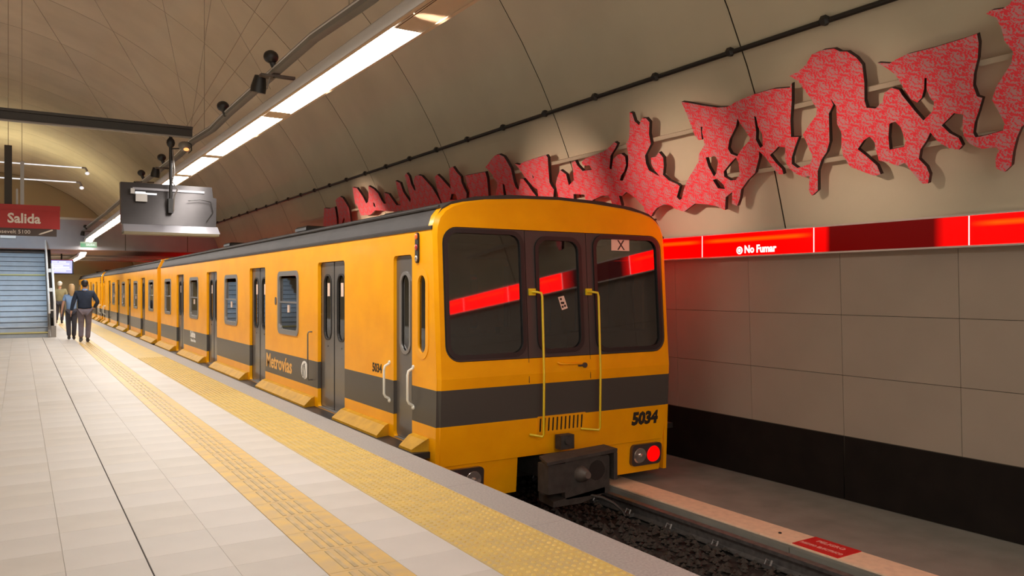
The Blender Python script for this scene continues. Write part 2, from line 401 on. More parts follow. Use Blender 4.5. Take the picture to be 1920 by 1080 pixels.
# guide strip (bars along the walking direction) X 1.42..1.82
g = MB().box(-.1985, .1985, -.1985, .1985, -.02, 0, ch=.0012)
for bx in (-.085, -.028, .028, .085): g.box(bx - .013, bx + .013, -.17, .17, 0, .0032, 1, ch=.0018)
gm = mesh_of('guide_tile', g, ['guide', 'bar'], (0, 0, 0))
for y in rows: piece('guide_tile', gm, 1.623, y, 0, fl)
# warning strip of domes X 2.22..2.82
d = MB().box(-.2985, .2985, -.1985, .1985, -.02, 0, ch=.0012)
for i in range(11):
    for j in range(7):
        cx, cy = -.27 + .054 * i, -.165 + .055 * j
        a = [(cx + .017 * math.cos(k * math.pi / 3), cy + .017 * math.sin(k * math.pi / 3), 0) for k in range(6)]
        b = [(cx + .010 * math.cos(k * math.pi / 3), cy + .010 * math.sin(k * math.pi / 3), .0068) for k in range(6)]
        d.add(a + b, [tuple(range(6, 12))] + [(k, (k + 1) % 6, 6 + (k + 1) % 6, 6 + k) for k in range(6)], 1)
dm = mesh_of('warning_tile', d, ['tact', 'dome'], (0, 0, 0))
for y in rows: piece('warning_tile', dm, 2.523, y, 0, fl)
# coping stones 1.2 m long
cm = mesh_of('coping_stone', MB().box(-.1485, .1485, -.5985, .5985, -.12, 0, ch=.003), 'coping', (0, 0, 0))
for k in range(12): piece('coping_stone', cm, PE - .149, 1.3 + 1.2 * (k - 1) + .0, 0, fl)
YC = 1.3 + 1.2 * 10 + .6
# further away the pieces are joined
far = MB(); far2 = MB(); farg = MB(); farw = MB(); farc = MB()
y = YN
while y < Y1 - .4:
    for x in [c - .4 * 0 for c in cols_near] + [2.022]:
        (far if random.random() < .55 else far2).box(x - .198, x + .198, y + .001, y + .399, -.02, 0)
    farg.box(1.425, 1.821, y + .001, y + .399, -.02, 0)
    for bx in (-.085, -.028, .028, .085): farg.box(1.623 + bx - .013, 1.623 + bx + .013, y + .03, y + .37, 0, .0045, 1)
    farw.box(2.225, 2.821, y + .001, y + .399, -.02, 0)
    if y < 19:
        for i in range(11):
            for j in range(7):
                cx, cy = 2.253 + .054 * i, y + .035 + .055 * j
                farw.box(cx - .012, cx + .012, cy - .012, cy + .012, 0, .005, 1)
    y += .4
y = Y0
while y < Y1 - .4:
    for k in range(14):
        x = -.985 - .4 * (k + .5)
        if y < 2 and k > 3: continue
        (far if random.random() < .55 else far2).box(x - .198, x + .198, y + .001, y + .399, -.02, 0)
    y += .4
y = YC
while y < Y1 - 1.2: farc.box(PE - .297, PE, y + .001, y + 1.199, -.12, 0); y += 1.2
obj('far_tile', far, 'tile', fl, kind='stuff'); obj('far_tile', far2, 'tile2', fl, kind='stuff')
obj('far_guide_tile', farg, ['guide', 'bar'], fl, kind='stuff'); obj('far_warning_tile', farw, ['tact', 'dome'], fl, kind='stuff')
obj('far_coping_stone', farc, 'coping', fl, kind='stuff')
obj('expansion_joint', MB().box(.6160, .6215, Y0, Y1, -.019, .0003), 'seam', fl)
obj('near_paving', MB().box(-1.0, 1.02 + .4, Y0, .96, -.02, -.001).box(1.83, 2.22, Y0, .96, -.02, -.001), 'tile', fl)

# track pit
tb = obj('floor_track_bed', MB().box(PE - .12, 7.4, Y0, Y1, -1.0, BED - .02).box(-10.9, -6.74, Y0, Y1, -1.0, BED), 'bed', kind='structure')
st = MB()
for k in range(5200):
    y = random.uniform(1.2, 7.6) if k < 4300 else random.uniform(7.6, 12)
    x = random.uniform(3.15, 5.50); r = random.uniform(.018, .042)
    if abs(x - 5.42) < .07 or abs(x - 3.985) < .07: continue
    c = Vector((x, y, BED - .01 + random.uniform(0, .03))); a = random.random() * 6.28
    vs = [(c.x + r * math.cos(a + q * 2.094 * .75) * random.uniform(.7, 1.2), c.y + r * math.sin(a + q * 2.094 * .75) * random.uniform(.7, 1.2), c.z) for q in range(4)]
    vs += [(c.x, c.y, c.z + r * .8), (c.x, c.y, c.z - r * .6)]
    st.add(vs, [(0, 1, 4), (1, 2, 4), (2, 3, 4), (3, 0, 4), (1, 0, 5), (2, 1, 5), (3, 2, 5), (0, 3, 5)])
tag(obj('ballast', st, 'stone'), 'dark oily crushed stone between the rails in front of the train', 'ballast', kind='stuff')
def rail_profile(x, z):   # head at top z
    return [(x - .036, z), (x + .036, z), (x + .036, z - .03), (x + .009, z - .042), (x + .009, z - .115), (x + .06, z - .13), (x + .06, z - .14), (x - .06, z - .14), (x - .06, z - .13), (x - .009, z - .115), (x - .009, z - .042), (x - .036, z - .03)]
for x, lb in ((5.42, 'steel running rail beside the cream edged ledge'), (3.985, 'steel running rail down beside the platform wall')):
    p = rail_profile(x, -.66)
    r = thing('track_rail', (x, 20, -.80), lb, 'rail')
    obj('rail_bar', MB().hexa([(a, Y0, b) for a, b in p], [(a, Y1 - .1, b) for a, b in p]), 'rail', r, smooth=30)
    for k in range(22):
        yy = .6 + .6 * k + (.28 if x > 5 else 0)
        obj('rail_clip', MB().box(x - .11, x - .045, yy - .05, yy + .05, -.80, -.765).tube([(x - .10, yy - .03, -.77), (x - .08, yy - .03, -.73), (x - .045, yy, -.755), (x - .08, yy + .03, -.73), (x - .10, yy + .03, -.77)], .009, 6), 'rail', r)
# ledge beside the track, with cream edge boards
lg = obj('trim_1', MB().box(5.53, 7.26, Y0, Y1, -1.0, -.625), 'ledge', kind='structure')
yb = [-2.5, 1.27, 4.76, 8.19, 11.6, 15.0]
for a, b in zip(yb[:-1], yb[1:]):
    obj('edge_board', MB().box(5.545, 5.875, a + .003, b - .003, -.625, -.612, ch=.002), 'cream', lg, org=Vector((5.71, (a + b) / 2, -.62)))
    obj('face_slab', MB().box(5.522, 5.532, a - .34 + .006, b - .34 - .006, -1.0, -.64), 'ledge', lg, org=Vector((5.53, (a + b) / 2, -.8)))
obj('edge_board', MB().box(5.545, 5.875, 15.003, Y1, -.625, -.612), 'cream', lg)
obj('bolt_head', MB().cyl((5.70, 4.66, -.612), (5.70, 4.66, -.603), .014, 8), 'black', lg)

# right wall: enamel panels, dark plinth panels, behind them a backing
def wx(z): return 7.20 - .07 * (z / 1.9 if z > 0 else 0)
wl = obj('wall_right', MB().hexa([(wx(0) + .02, Y0, -.7), (7.6, Y0, -.7), (7.6, Y0, 2.3), (wx(1.9) + .02, Y0, 2.3)], [(wx(0) + .02, Y1, -.7), (7.6, Y1, -.7), (7.6, Y1, 2.3), (wx(1.9) + .02, Y1, 2.3)]), 'backing', kind='structure')
zs = [.035, .66, 1.28, 1.915]
pm = {}
ys = [5.08 + 1.2 * k for k in range(-7, 9)]
def panel(name, y0, y1, z0, z1, m, t=.018, dx=0.0, g=.0025):
    x0, x1 = wx(z0) + dx, wx(z1) + dx
    a = [(x0, y0 + g, z0 + g), (x0, y1 - g, z0 + g), (x1, y1 - g, z1 - g), (x1, y0 + g, z1 - g)]
    b = [(x0 + t, y0 + g, z0 + g), (x0 + t, y1 - g, z0 + g), (x1 + t, y1 - g, z1 - g), (x1 + t, y0 + g, z1 - g)]
    return obj(name, MB().hexa(a, b), m, wl, org=Vector((x0, (y0 + y1) / 2, z0)), recalc=True)
for a, b in zip(ys[:-1], ys[1:]):
    for c, d_ in zip(zs[:-1], zs[1:]): panel('wall_panel', a, b, c, d_, 'wallp')
panel('wall_panel', ys[-1], Y1, zs[0], zs[-1], 'wallp')
panel('wall_panel', Y0, ys[0], zs[0], zs[-1], 'wallp')
yd = [5.08 + 3.6 * k for k in range(-3, 6)]
for a, b in zip(yd[:-1], yd[1:]): panel('plinth_panel', a, b, -.62, .035, 'darkp', g=.006)
panel('plinth_panel', yd[-1], Y1, -.62, .035, 'darkp')

# vault: one ring of render per bay, recessed joints between
ce = thing('ceiling', (XC, 20, 2.2), kind='structure')
TH = [-75.8 + 151.6 * k / 40 for k in range(41)]
bk = MB()
for k in range(40):
    a, b = TH[k], TH[k + 1]
    bk.face([vpt(Y0, a, RV + .03), vpt(Y0, b, RV + .03), vpt(Y1, b, RV + .03), vpt(Y1, a, RV + .03)])
obj('joint_backing', bk, 'backing', ce)
vm = MB(); L = 3.43; 
for k in range(40):
    a, b = TH[k], TH[k + 1]; g = .008
    vm.face([vpt(g, a), vpt(L - g, a), vpt(L - g, b), vpt(g, b)])
    vm.face([vpt(g, a), vpt(g, b), vpt(g, b, RV + .028), vpt(g, a, RV + .028)], 1)
    vm.face([vpt(L - g, b), vpt(L - g, a), vpt(L - g, a, RV + .028), vpt(L - g, b, RV + .028)], 1)
vme = mesh_of('vault_panel', vm, ['vault', 'backing'], (XC, 0, 2.2))
vme.polygons.foreach_set('use_smooth', [i % 3 == 0 for i in range(len(vme.polygons))])
vme.set_sharp_from_angle(angle=math.radians(40))
for k in range(-3, 17):
    y = 5.70 + 3.43 * k
    if y + L > Y1 + 3: continue
    piece('vault_panel', vme, XC, y, 2.2, ce)
# skirting of the vault down to the wall
obj('wall_left', MB().box(-11.2, -10.75, Y0, Y1, -1.0, 2.3), 'vault', kind='structure')
obj('wall_back', MB().box(-11.3, 7.8, Y1, Y1 + .3, -1.1, 9.3), 'endw', kind='structure')
# bridge over the tracks where the stair leads
mz = obj('trim_2', MB().box(-10.4, 6.9, 33.0, 37.5, 2.98, 4.06), 'mezz', kind='structure')
obj('soffit', MB().box(-10.3, 6.85, 33.02, 37.48, 2.955, 2.98), 'mezzu', mz)
obj('cap_rail', MB().box(-10.4, 6.9, 32.95, 33.05, 4.06, 4.14), 'mezzt', mz)
for x in (-.6, 3.4, 5.6): obj('face_joint', MB().box(x - .01, x + .01, 32.992, 33.0, 2.98, 4.06), 'backing', mz)
for yy, z in ((41.5, 3.02), (49.0, 3.1)):
    tm = obj('trim_3', MB().box(-9.5, 6.7, yy, yy + 1.2, z, z + .8), 'mezz', kind='structure')

# ================================================================ TRAIN
def rake(z): return (z - .69) * .065 if z > .69 else (.69 - z) * .085
def make_car(letters):
    R = thing('subway_car', (XM, YF, -.66))
    cy = YF; Y_END = YF + 17.05
    doors = [YF + c for c in (3.01, 6.63, 10.26, 13.98)]
    wins = [YF + c for c in (4.87, 8.52, 12.18, 15.84)]
    cab = (YF + .58, YF + 1.04)
    for s in (-1, 1):
        X = lambda d, s=s: XM + s * (1.47 - d)
        sm = lambda p, d, s=s: (XM + s * (1.47 - d), p[0], p[1])
        holes = [rrect(c - .505, c + .505, .0, 1.89, .05, 3) for c in doors]
        holes += [rrect(c - .50, c + .50, .90, 1.78, .09, 4) for c in wins]
        holes.append(rrect(cab[0], cab[1], .0, 1.89, .05, 3))
        holes.append(rrect(YF + .265, YF + .435, .92, 1.68, .084, 6))
        oy = YF + .03
        outer = [(oy + .05, -.50), (Y_END, -.50), (Y_END, 2.135), (oy + rake(2.1) + .02, 2.135), (oy + .0, .69)]
        obj('side_wall', MB().plate(outer, holes, sm, .045), 'yellow', R, recalc=True)
        # doors
        for c in doors:
            for h in (-1, 1):
                y0, y1 = (c - .50, c - .003) if h < 0 else (c + .003, c + .50)
                ym = (y0 + y1) / 2
                dl = obj('door_leaf', MB().plate(rrect(y0, y1, .012, 1.885, .03, 2), [rrect(ym - .135, ym + .135, .90, 1.72, .12, 5)], lambda p, d: (X(.05 + d), p[0], p[1]), .03)
                         .box(X(.048), X(.052), y0 + .01, y1 - .01, .83, .85).box(X(.04), X(.05), ym - .02, ym + .02, .80, .815), 'doorg', R, recalc=True)
                gl = MB(); ringp(gl, rrect(ym - .15, ym + .15, .885, 1.735, .13, 5), rrect(ym - .128, ym + .128, .907, 1.713, .115, 5), lambda p, d: (X(.042 + d), p[0], p[1]), .012)
                obj('window_gasket', gl, 'rubber', dl, recalc=True)
                obj('door_glass', MB().plate(rrect(ym - .134, ym + .134, .901, 1.719, .118, 5), [], lambda p, d: (X(.062 + d), p[0], p[1]), .004), 'glass_s', dl, recalc=True)
                obj('notice', MB().box(X(.0605), X(.0615), ym - .045, ym + .045, 1.45, 1.62), 'salmon', dl)
            obj('door_seal', MB().box(X(.045), X(.07), c - .008, c + .008, .012, 1.88), 'rubber', R)
            obj('threshold', MB().box(X(.0), X(.085), c - .50, c + .50, -.03, .008), 'alu', R)
        for wi, c in enumerate(wins):
            fr = MB(); ringp(fr, rrect(c - .525, c + .525, .875, 1.805, .11, 5), rrect(c - .455, c + .455, .945, 1.735, .075, 5), lambda p, d: (X(-.012 + d), p[0], p[1]), .03)
            f = obj('window_frame', fr, 'alu', R, recalc=True)
            obj('transom', MB().box(X(-.004), X(.02), c - .455, c + .455, 1.335, 1.36), 'alu', f)
            obj('lower_pane', MB().box(X(.012), X(.017), c - .46, c + .46, .94, 1.34), 'glass_s', f)
            obj('upper_pane', MB().box(X(.022), X(.027), c - .46, c + .46, 1.355, 1.67 if wi % 2 else 1.70), 'glass_s', f)
            if wi < 3: obj('window_catch', MB().box(X(.0), X(.014), c - .03, c + .03, 1.20, 1.31), 'salmon', f)
        # cab door
        y0, y1 = cab; ym = (y0 + y1) / 2
        cd = obj('cab_door', MB().plate(rrect(y0 + .004, y1 - .004, .012, 1.885, .05, 3), [rrect(ym - .11, ym + .11, .90, 1.70, .11, 6)], lambda p, d: (X(.035 + d), p[0], p[1]), .03), 'doorg', R, recalc=True)
        gr = MB(); ringp(gr, rrect(ym - .135, ym + .135, .875, 1.725, .13, 7), rrect(ym - .10, ym + .10, .91, 1.69, .10, 7), lambda p, d: (X(.025 + d), p[0], p[1]), .012)
        obj('window_gasket', gr, 'alu', cd, recalc=True, label='bright metal window ring')
        obj('door_glass', MB().plate(rrect(ym - .108, ym + .108, .902, 1.698, .108, 6), [], lambda p, d: (X(.047 + d), p[0], p[1]), .004), 'glass_f', cd, recalc=True)
        obj('door_pull', MB().box(X(.034), X(.024), y0 + .06, y0 + .10, .42, .66), 'doorg', cd)
        obj('threshold', MB().box(X(.0), X(.085), y0, y1, -.03, .008), 'alu', R)
        # slim cab side window
        c = YF + .35
        gr = MB(); ringp(gr, rrect(c - .145, c + .145, .86, 1.74, .14, 7), rrect(c - .085, c + .085, .92, 1.68, .084, 7), lambda p, d: (X(-.006 + d), p[0], p[1]), .010)
        f = obj('side_window_frame', gr, 'yplain', R, recalc=True)
        obj('pane', MB().plate(rrect(c - .085, c + .085, .92, 1.68, .084, 7), [], lambda p, d: (X(.015 + d), p[0], p[1]), .004), 'glass_f', f, recalc=True)
        # lamp cluster above it
        c = YF + .44
        lm = obj('marker_lamp_unit', MB().plate(rrect(c - .035, c + .035, 1.80, 2.10, .034, 5), [], lambda p, d: (X(-.018 + d), p[0], p[1]), .018), 'black', R, recalc=True)
        for z, m_ in ((2.06, 'amber'), (1.955, 'redoff'), (1.845, 'lens')): obj('lamp', MB().ball((X(-.02), c, z), (.014, .028, .032), n=10, m=6), m_, lm, smooth=60)
        # grab handles by the cab door
        for yy in (cab[0] - .035, cab[1] + .10):
            gh = MB().tube([(X(-.0), yy, .76), (X(-.055), yy, .73), (X(-.065), yy, .69), (X(-.065), yy, .44), (X(-.05), yy, .41), (X(-.0), yy, .38)], .014, 8)
            gh.ball((X(0), yy, .77), .02, n=8, m=5).ball((X(0), yy, .365), .024, n=8, m=5)
            obj('grab_handle', gh, 'white', R, smooth=50)
        yy = doors[0] + .74
        obj('grab_rail', MB().tube([(X(0), yy, .97), (X(-.05), yy, .97), (X(-.06), yy, .94), (X(-.06), yy, .36), (X(-.05), yy, .33), (X(0), yy, .33)], .010, 8), 'doorg', R, smooth=50)
        obj('door_key_switch', MB().plate(rrect(wins[0] + .60, wins[0] + .68, 1.30, 1.42, .035, 4), [], lambda p, d: (X(-.008 + d), p[0], p[1]), .008), 'chrome', R, recalc=True)
        # step board and sloping fenders
        obj('step_board', MB().box(X(-.19), X(0), YF + .17, Y_END, -.07, -.012), 'black', R)
        spans = [(YF + .20, cab[0] - .03)] + list(zip([cab[1]] + [d_ + .505 for d_ in doors], [d_ - .505 for d_ in doors] + [Y_END]))
        for k, (a, b) in enumerate(spans):
            a2, b2 = (a + .0, b) if k == 0 else (a + .13, b + .0)
            sec_a = [(X(0), a2, .115), (X(-.05), a2 - .02, .10), (X(-.16), a2 - .06 if k else a2 + .05, .012), (X(-.16), a2 - .06 if k else a2 + .05, -.012), (X(0), a2, -.012)]
            sec_b = [(X(0), b2, .115), (X(-.05), b2, .10), (X(-.16), b2 + (.0 if k else -.02), .012), (X(-.16), b2, -.012), (X(0), b2, -.012)]
            obj('step_fender', MB().hexa(sec_a, sec_b), 'fender', R, recalc=True)
    # roof
    prof = [(1.44, 2.115), (1.48, 2.115), (1.485, 2.14), (1.45, 2.16), (1.425, 2.24), (1.36, 2.33), (1.25, 2.395), (1.0, 2.455), (.6, 2.495), (0, 2.51)]
    prof = [(-a, b) for a, b in prof] + [(a, b) for a, b in reversed(prof[:-1])]
    yr = YF + .13
    obj('roof', MB().hexa([(XM + a, yr, b) for a, b in prof], [(XM + a, Y_END, b) for a, b in prof]), 'roofg', R, smooth=25, recalc=True)
    for s in (-1, 1): obj('rain_gutter', MB().tube([(XM + s * 1.385, yr + .02, 2.34), (XM + s * 1.40, Y_END - .02, 2.33)], .012, 6), 'roofg', R)
    for yy, w in ((2.9, .22), (6.0, .5), (9.6, .22), (11.5, .5), (14.6, .22)):
        obj('roof_vent', MB().box(XM - .35 - w, XM - .05, YF + yy, YF + yy + .6, 2.50, 2.575, ch=.03), 'black', R)
    # front
    fm = lambda p, d: (XM + p[0], YF + rake(p[1]) + d, p[1])
    up = [(-1.47, .69), (1.47, .69), (1.47, 2.06), (1.462, 2.16), (1.43, 2.25), (1.37, 2.32), (1.28, 2.375), (1.15, 2.41), (.9, 2.45), (.45, 2.485), (0, 2.50)]
    up = up + [(-a, b) for a, b in reversed(up[2:-1])]
    def shrink(l, q): return [(a * (1 - q / 1.47), (b - 1.5) * (1 - q) + 1.5 if b > 1 else b) for a, b in l]
    band = rrect(-1.385, 1.395, .845, 2.145, .16, 6)
    o1, o2 = shrink(up, .035), up
    F = MB().plate(o1, [band], fm, .03, 0)
    K = len(o1)
    F.add([fm(p, .0) for p in o1] + [fm(p, .035) for p in o2] + [fm(p, .13) for p in o2], [(k, (k + 1) % K, K + (k + 1) % K, K + k) for k in range(1, K)] + [(K + k, K + (k + 1) % K, 2 * K + (k + 1) % K, 2 * K + k) for k in range(1, K)])
    obj('front_panel', F, 'yellow', R, smooth=28)
    lo = [(1.47, .69), (-1.47, .69), (-1.455, .0), (-1.445, -.15), (-.60, -.15), (1.44, -.15), (1.455, .0)]
    o2 = lo; o1 = [(a * (1 - .035 / 1.47), b) for a, b in lo]
    F = MB().plate(o1, [], fm, .03, 0)
    K = len(o1)
    F.add([fm(p, 0) for p in o1] + [fm(p, .035) for p in o2] + [fm(p, .20) for p in o2], [(k, (k + 1) % K, K + (k + 1) % K, K + k) for k in (1, 2, 5, 6)] + [(K + k, K + (k + 1) % K, 2 * K + (k + 1) % K, 2 * K + k) for k in (1, 2, 5, 6)])
    obj('front_panel', F, 'yellow', R, smooth=28, recalc=True)
    sk = [(-1.44, -.155), (-1.40, -.505), (-.535, -.505), (-.535, -.155)]
    sk2 = [(.42, -.155), (.42, -.505), (1.39, -.505), (1.435, -.155)]
    obj('skirt_panel', MB().plate(sk, [], lambda p, d: fm(p, .014 + d), .12), 'yellow', R, recalc=True)
    obj('skirt_panel', MB().plate(sk2, [], lambda p, d: fm(p, .014 + d), .12), 'yellow', R, recalc=True)
    # window band: left light, door, right light
    def wplate(x0, x1, hole, rl, rr):
        o = [(x0, .85), (x1, .85), (x1, 2.14), (x0, 2.14)]
        if rl: o = [p for p in rrect(x0, x1 + .5, .85, 2.14, .15, 6) if p[0] < x0 + .3] ; o = [(x1, 2.14)] + o + [(x1, .85)]
        if rr: o = [p for p in rrect(x0 - .5, x1, .85, 2.14, .15, 6) if p[0] > x1 - .3]; o = [(x0, .85)] + o + [(x0, 2.14)]
        return MB().plate(o, [hole], lambda p, d: fm(p, .004 + d), .02)
    hl, hd, hr = rrect(-1.345, -.50, .90, 2.10, .12, 6), rrect(-.305, .225, .92, 2.06, .14, 6), rrect(.445, 1.325, .90, 2.10, .12, 6)
    for pl, hole, nm in ((wplate(-1.38, -.452, hl, True, False), hl, 'window_surround'), (wplate(-.445, .325, hd, False, False), hd, 'end_door_upper'), (wplate(.332, 1.39, hr, False, True), hr, 'window_surround')):
        w = obj(nm, pl, 'grey', R, recalc=True)
        x0, x1 = min(p[0] for p in hole), max(p[0] for p in hole); z0, z1 = min(p[1] for p in hole), max(p[1] for p in hole)
        g = MB(); ringp(g, rrect(x0 - .03, x1 + .03, z0 - .03, z1 + .03, .14, 6), rrect(x0 + .012, x1 - .012, z0 + .012, z1 - .012, .11, 6), lambda p, d: fm(p, -.014 + d), .022)
        obj('window_gasket', g, 'rubber', w, recalc=True)
        obj('windscreen', MB().plate(hole, [], lambda p, d: fm(p, .010 + d), .004), 'glass_f', w, recalc=True)
    for a in (-.448, .328): obj('end_door_joint', MB().plate([(a - .0025, .60), (a + .0025, .60), (a + .003, .845), (a - .003, .845)], [], lambda p, d: (XM + p[0], YF + (rake(p[1]) if p[1] > .69 else 0) - .001 + d, p[1]), .004), 'rubber', R, recalc=True)
    obj('end_door_handle', MB().tube([fm((-.10, .79), -.005), fm((-.08, .775), -.03), fm((.18, .765), -.03), fm((.20, .76), 0)], .011, 8), 'yplain', R, smooth=50)
    obj('lock_cylinder', MB().cyl(fm((.245, .745), -.02), fm((.245, .745), .005), .028, 12).box(XM + .16, XM + .235, YF - .02, YF, .735, .755), 'chrome', R)
    for xa, xb, top in ((-.325, -.385, 1.515), (.395, .32, 1.515)):
        xi = xa
        hr_ = MB().tube([fm((xi - .06 if xa < 0 else xi - .08, top), .0), fm((xi - .05 if xa < 0 else xi - .07, top), -.07), fm((xi, top - .01), -.085), fm((xi + .01, top - .05), -.085), (XM + xi + .005, YF - .075, .69), (XM + xi + .01, YF - .06, .08), (XM + xi, YF - .055, .055), (XM + xi - .10 if xa < 0 else XM + xi - .18, YF + .03, .075)], .0125, 8)
        hr_.box(XM + xi - .10, XM + xi - .02, fm((0, top), -.015)[1], fm((0, top), .005)[1], top - .035, top + .035)
        obj('handrail', hr_, 'handrail', R, smooth=50)
    # grille
    sl = [rrect(-.288 + .0525 * k - .011, -.288 + .0525 * k + .011, .085, .225, .006, 2) for k in range(12)][:11]
    gr = MB().plate(rrect(-.325, .285, .055, .245, .01, 2), sl, lambda p, d: fm(p, -.008 + d), .010)
    g_ = obj('ventilation_grille', gr, 'yplain', R, recalc=True)
    obj('grille_backing', MB().plate([(-.31, .07), (.27, .07), (.27, .235), (-.31, .235)], [], lambda p, d: fm(p, -.0015 + d), .001), 'black', g_, recalc=True)
    # headlamps
    for s in (-1, 1):
        x0, x1 = sorted((s * .945, s * 1.375))
        hb = obj('headlamp_unit', MB().plate(rrect(x0, x1, -.425, -.185, .05, 5), [], lambda p, d: fm(p, -.03 + d), .05), 'chrome', R, recalc=True, smooth=30)
        cx = s * 1.255; c = fm((cx, -.305), -.038)
        obj('tail_lamp', MB().tube([(XM + cx, c[1] + .012, -.305), (XM + cx, c[1] - .006, -.305)], [.092, .085], 24), 'redlamp' if s > 0 else 'redoff', hb, label='glowing red tail lamp' if s > 0 else None)
        cx = s * 1.06
        obj('clear_lamp', MB().tube([(XM + cx, c[1] + .012, -.305), (XM + cx, c[1] - .002, -.305), (XM + cx, c[1] + .004, -.305)], [.092, .080, .045], 24).ball((XM + cx, c[1], -.305), .025, n=8, m=5), 'lens', hb, smooth=30)
    # coupler
    yc = YF - .42; q = XM - .12
    cp = obj('coupler', MB().box(q - .30, q + .38, yc + .05, yc + .20, -.42, -.14).box(q - .12, q + .12, yc + .1, YF + .62, -.40, -.15), 'iron', R)
    obj('hood_plate', MB().hexa([(q - .43, yc - .04, -.105), (q + .43, yc - .04, -.06), (q + .43, yc + .18, -.055), (q - .37, yc + .18, -.085)], [(q - .43, yc - .04, -.135), (q + .43, yc - .04, -.095), (q + .43, yc + .18, -.08), (q - .37, yc + .18, -.11)]), 'iron', cp, recalc=True)
    obj('side_cheek', MB().box(q - .40, q - .20, yc - .02, yc + .16, -.42, -.14, ch=.0), 'iron', cp)
    obj('side_cheek', MB().box(q + .385, q + .43, yc - .04, yc + .18, -.37, -.10), 'iron', cp)
    obj('face_plate', MB().plate(rrect(q - .19, q + .36, -.50, -.12, .03, 3), [rrect(q + .10, q + .30, -.36, -.16, .0999, 6)], lambda p, d: (p[0], yc + d, p[1]), .06), 'iron', cp, recalc=True)
    obj('coupling_cone', MB().tube([(q + .0, yc + .01, -.27), (q + .0, yc - .06, -.27), (q + .0, yc - .12, -.26)], [.085, .065, .035], 14), 'brown', cp, smooth=50)
    obj('coupling_cup', MB().tube([(q + .20, yc + .0, -.26), (q + .20, yc + .06, -.26)], [.10, .09], 14), 'black', cp)
    obj('lower_jaw', MB().hexa([(q - .33, yc + .0, -.50), (q + .30, yc, -.44), (q + .30, yc, -.50), (q - .0, yc, -.56), (q - .33, yc, -.555)], [(q - .33, yc + .25, -.46), (q + .30, yc + .25, -.42), (q + .30, yc + .25, -.5), (q - .0, yc + .25, -.54), (q - .33, yc + .25, -.54)]), 'iron', cp, recalc=True)
    obj('hook', MB().box(XM - .11, XM + .06, YF - .07, YF + .03, -.10, .045).cyl((XM - .03, YF - .10, -.01), (XM - .03, YF, -.01), .04, 10), 'iron', R)
    obj('air_hose', MB().tube([(q + .12, yc + .02, -.50), (q + .22, yc - .06, -.52), (q + .30, yc - .14, -.57), (q + .36, yc - .20, -.64), (q + .38, yc - .22, -.69)], [.016, .016, .014, .012, .010], 8), 'iron', R, smooth=50)
    obj('underframe', MB().box(XM - 1.2, XM + 1.2, YF + .75, Y_END - .1, -.42, -.04), 'black', R)
    obj('coupler_recess', MB().box(XM - .62, XM + .60, YF + .62, YF + .66, -.5, .0), 'black', R)
    for yb_ in (2.6, 14.4):
        b = MB().box(XM - 1.0, XM + 1.0, YF + yb_ - .9, YF + yb_ + .9, -.50, -.42)
        for dy in (-.9, .9):
            for sx in (-.7175, .7175): b.cyl((XM + sx - .06, YF + yb_ + dy, -.31), (XM + sx + .06, YF + yb_ + dy, -.31), .345, 20)
        obj('bogie', b, 'iron', R)
    # interior
    it = MB().box(XM - 1.40, XM + 1.40, YF + .25, Y_END - .06, -.01, .0).box(XM - 1.38, XM + 1.38, YF + .25, Y_END - .06, 2.08, 2.10)
    obj('interior_lining', it, 'inter', R)
    bh = MB().plate([(-1.40, .0), (1.40, .0), (1.40, 2.08), (-1.40, 2.08)], [rrect(-.30, .25, .06, 1.9, .05, 3), rrect(.62, .86, .95, 1.68, .12, 5), rrect(1.02, 1.25, .95, 1.68, .11, 5)], lambda p, d: (XM + p[0], YF + 1.5 + d, p[1]), .03)
    obj('cab_bulkhead', bh, 'interd', R, recalc=True)
    obj('driver_desk', MB().box(XM - 1.38, XM - .48, YF + .12, YF + .55, .02, 1.08).box(XM + .42, XM + 1.38, YF + .12, YF + .55, .02, 1.08), 'desk', R)
    obj('driver_seat', MB().box(XM - .25, XM + .2, YF + .9, YF + 1.0, .5, 1.12, ch=.0).box(XM - .25, XM + .2, YF + .6, YF + 1.0, .40, .5), 'desk', R)
    for c in wins:
        for s in (-1, 1):
            obj('bench_seat', MB().box(XM + s * .95, XM + s * 1.38, c - .85, c + .85, .38, .46).box(XM + s * 1.30, XM + s * 1.38, c - .85, c + .85, .46, .90).box(XM + s * 1.0, XM + s * 1.35, c - .8, c + .8, .0, .38), 'seatr', R)
    obj('end_wall', MB().plate([(-1.46, -.5), (1.46, -.5), (1.46, 2.13), (1.35, 2.38), (.8, 2.48), (-.8, 2.48), (-1.35, 2.38), (-1.46, 2.13)], [rrect(-.35, .35, .0, 1.9, .05, 3)], lambda p, d: (XM + p[0], Y_END + d, p[1]), .04), 'yplain', R, recalc=True)
    obj('gangway', MB().box(XM - .5, XM + .5, Y_END + .04, Y_END + .30, -.1, 2.0), 'rubber', R)
    if letters:
        tm = lambda y0, z0: (lambda p, d: (XS - .004 + d, y0 - p[0], z0 + p[1]))
        # side lettering runs from the far end towards the camera
        obj('side_lettering', text_mb('Metrovías', .30, tm(12.70, .325), .003, .006, 1.16), 'orange_print', R)
        em = MB().plate([(10.72 + .15 * math.cos(t * math.pi / 12), .43 + .125 * math.sin(t * math.pi / 12)) for t in range(24)], [], lambda p, d: (XS - .003 + d, p[0], p[1]), .003)
        e_ = obj('emblem', em, 'wprint', R, recalc=True, label='white round emblem')
        sw = MB()
        for pts in ([(-.02, -.125), (-.045, -.03), (-.02, .05), (.03, .095)], [(.035, -.118), (.04, -.02), (.02, .05), (-.03, .085)], [(-.07, -.09), (-.09, .0), (-.06, .07)]):
            sw.tube([(XS - .004, 10.72 - a, .43 + b) for a, b in pts], .006, 4)
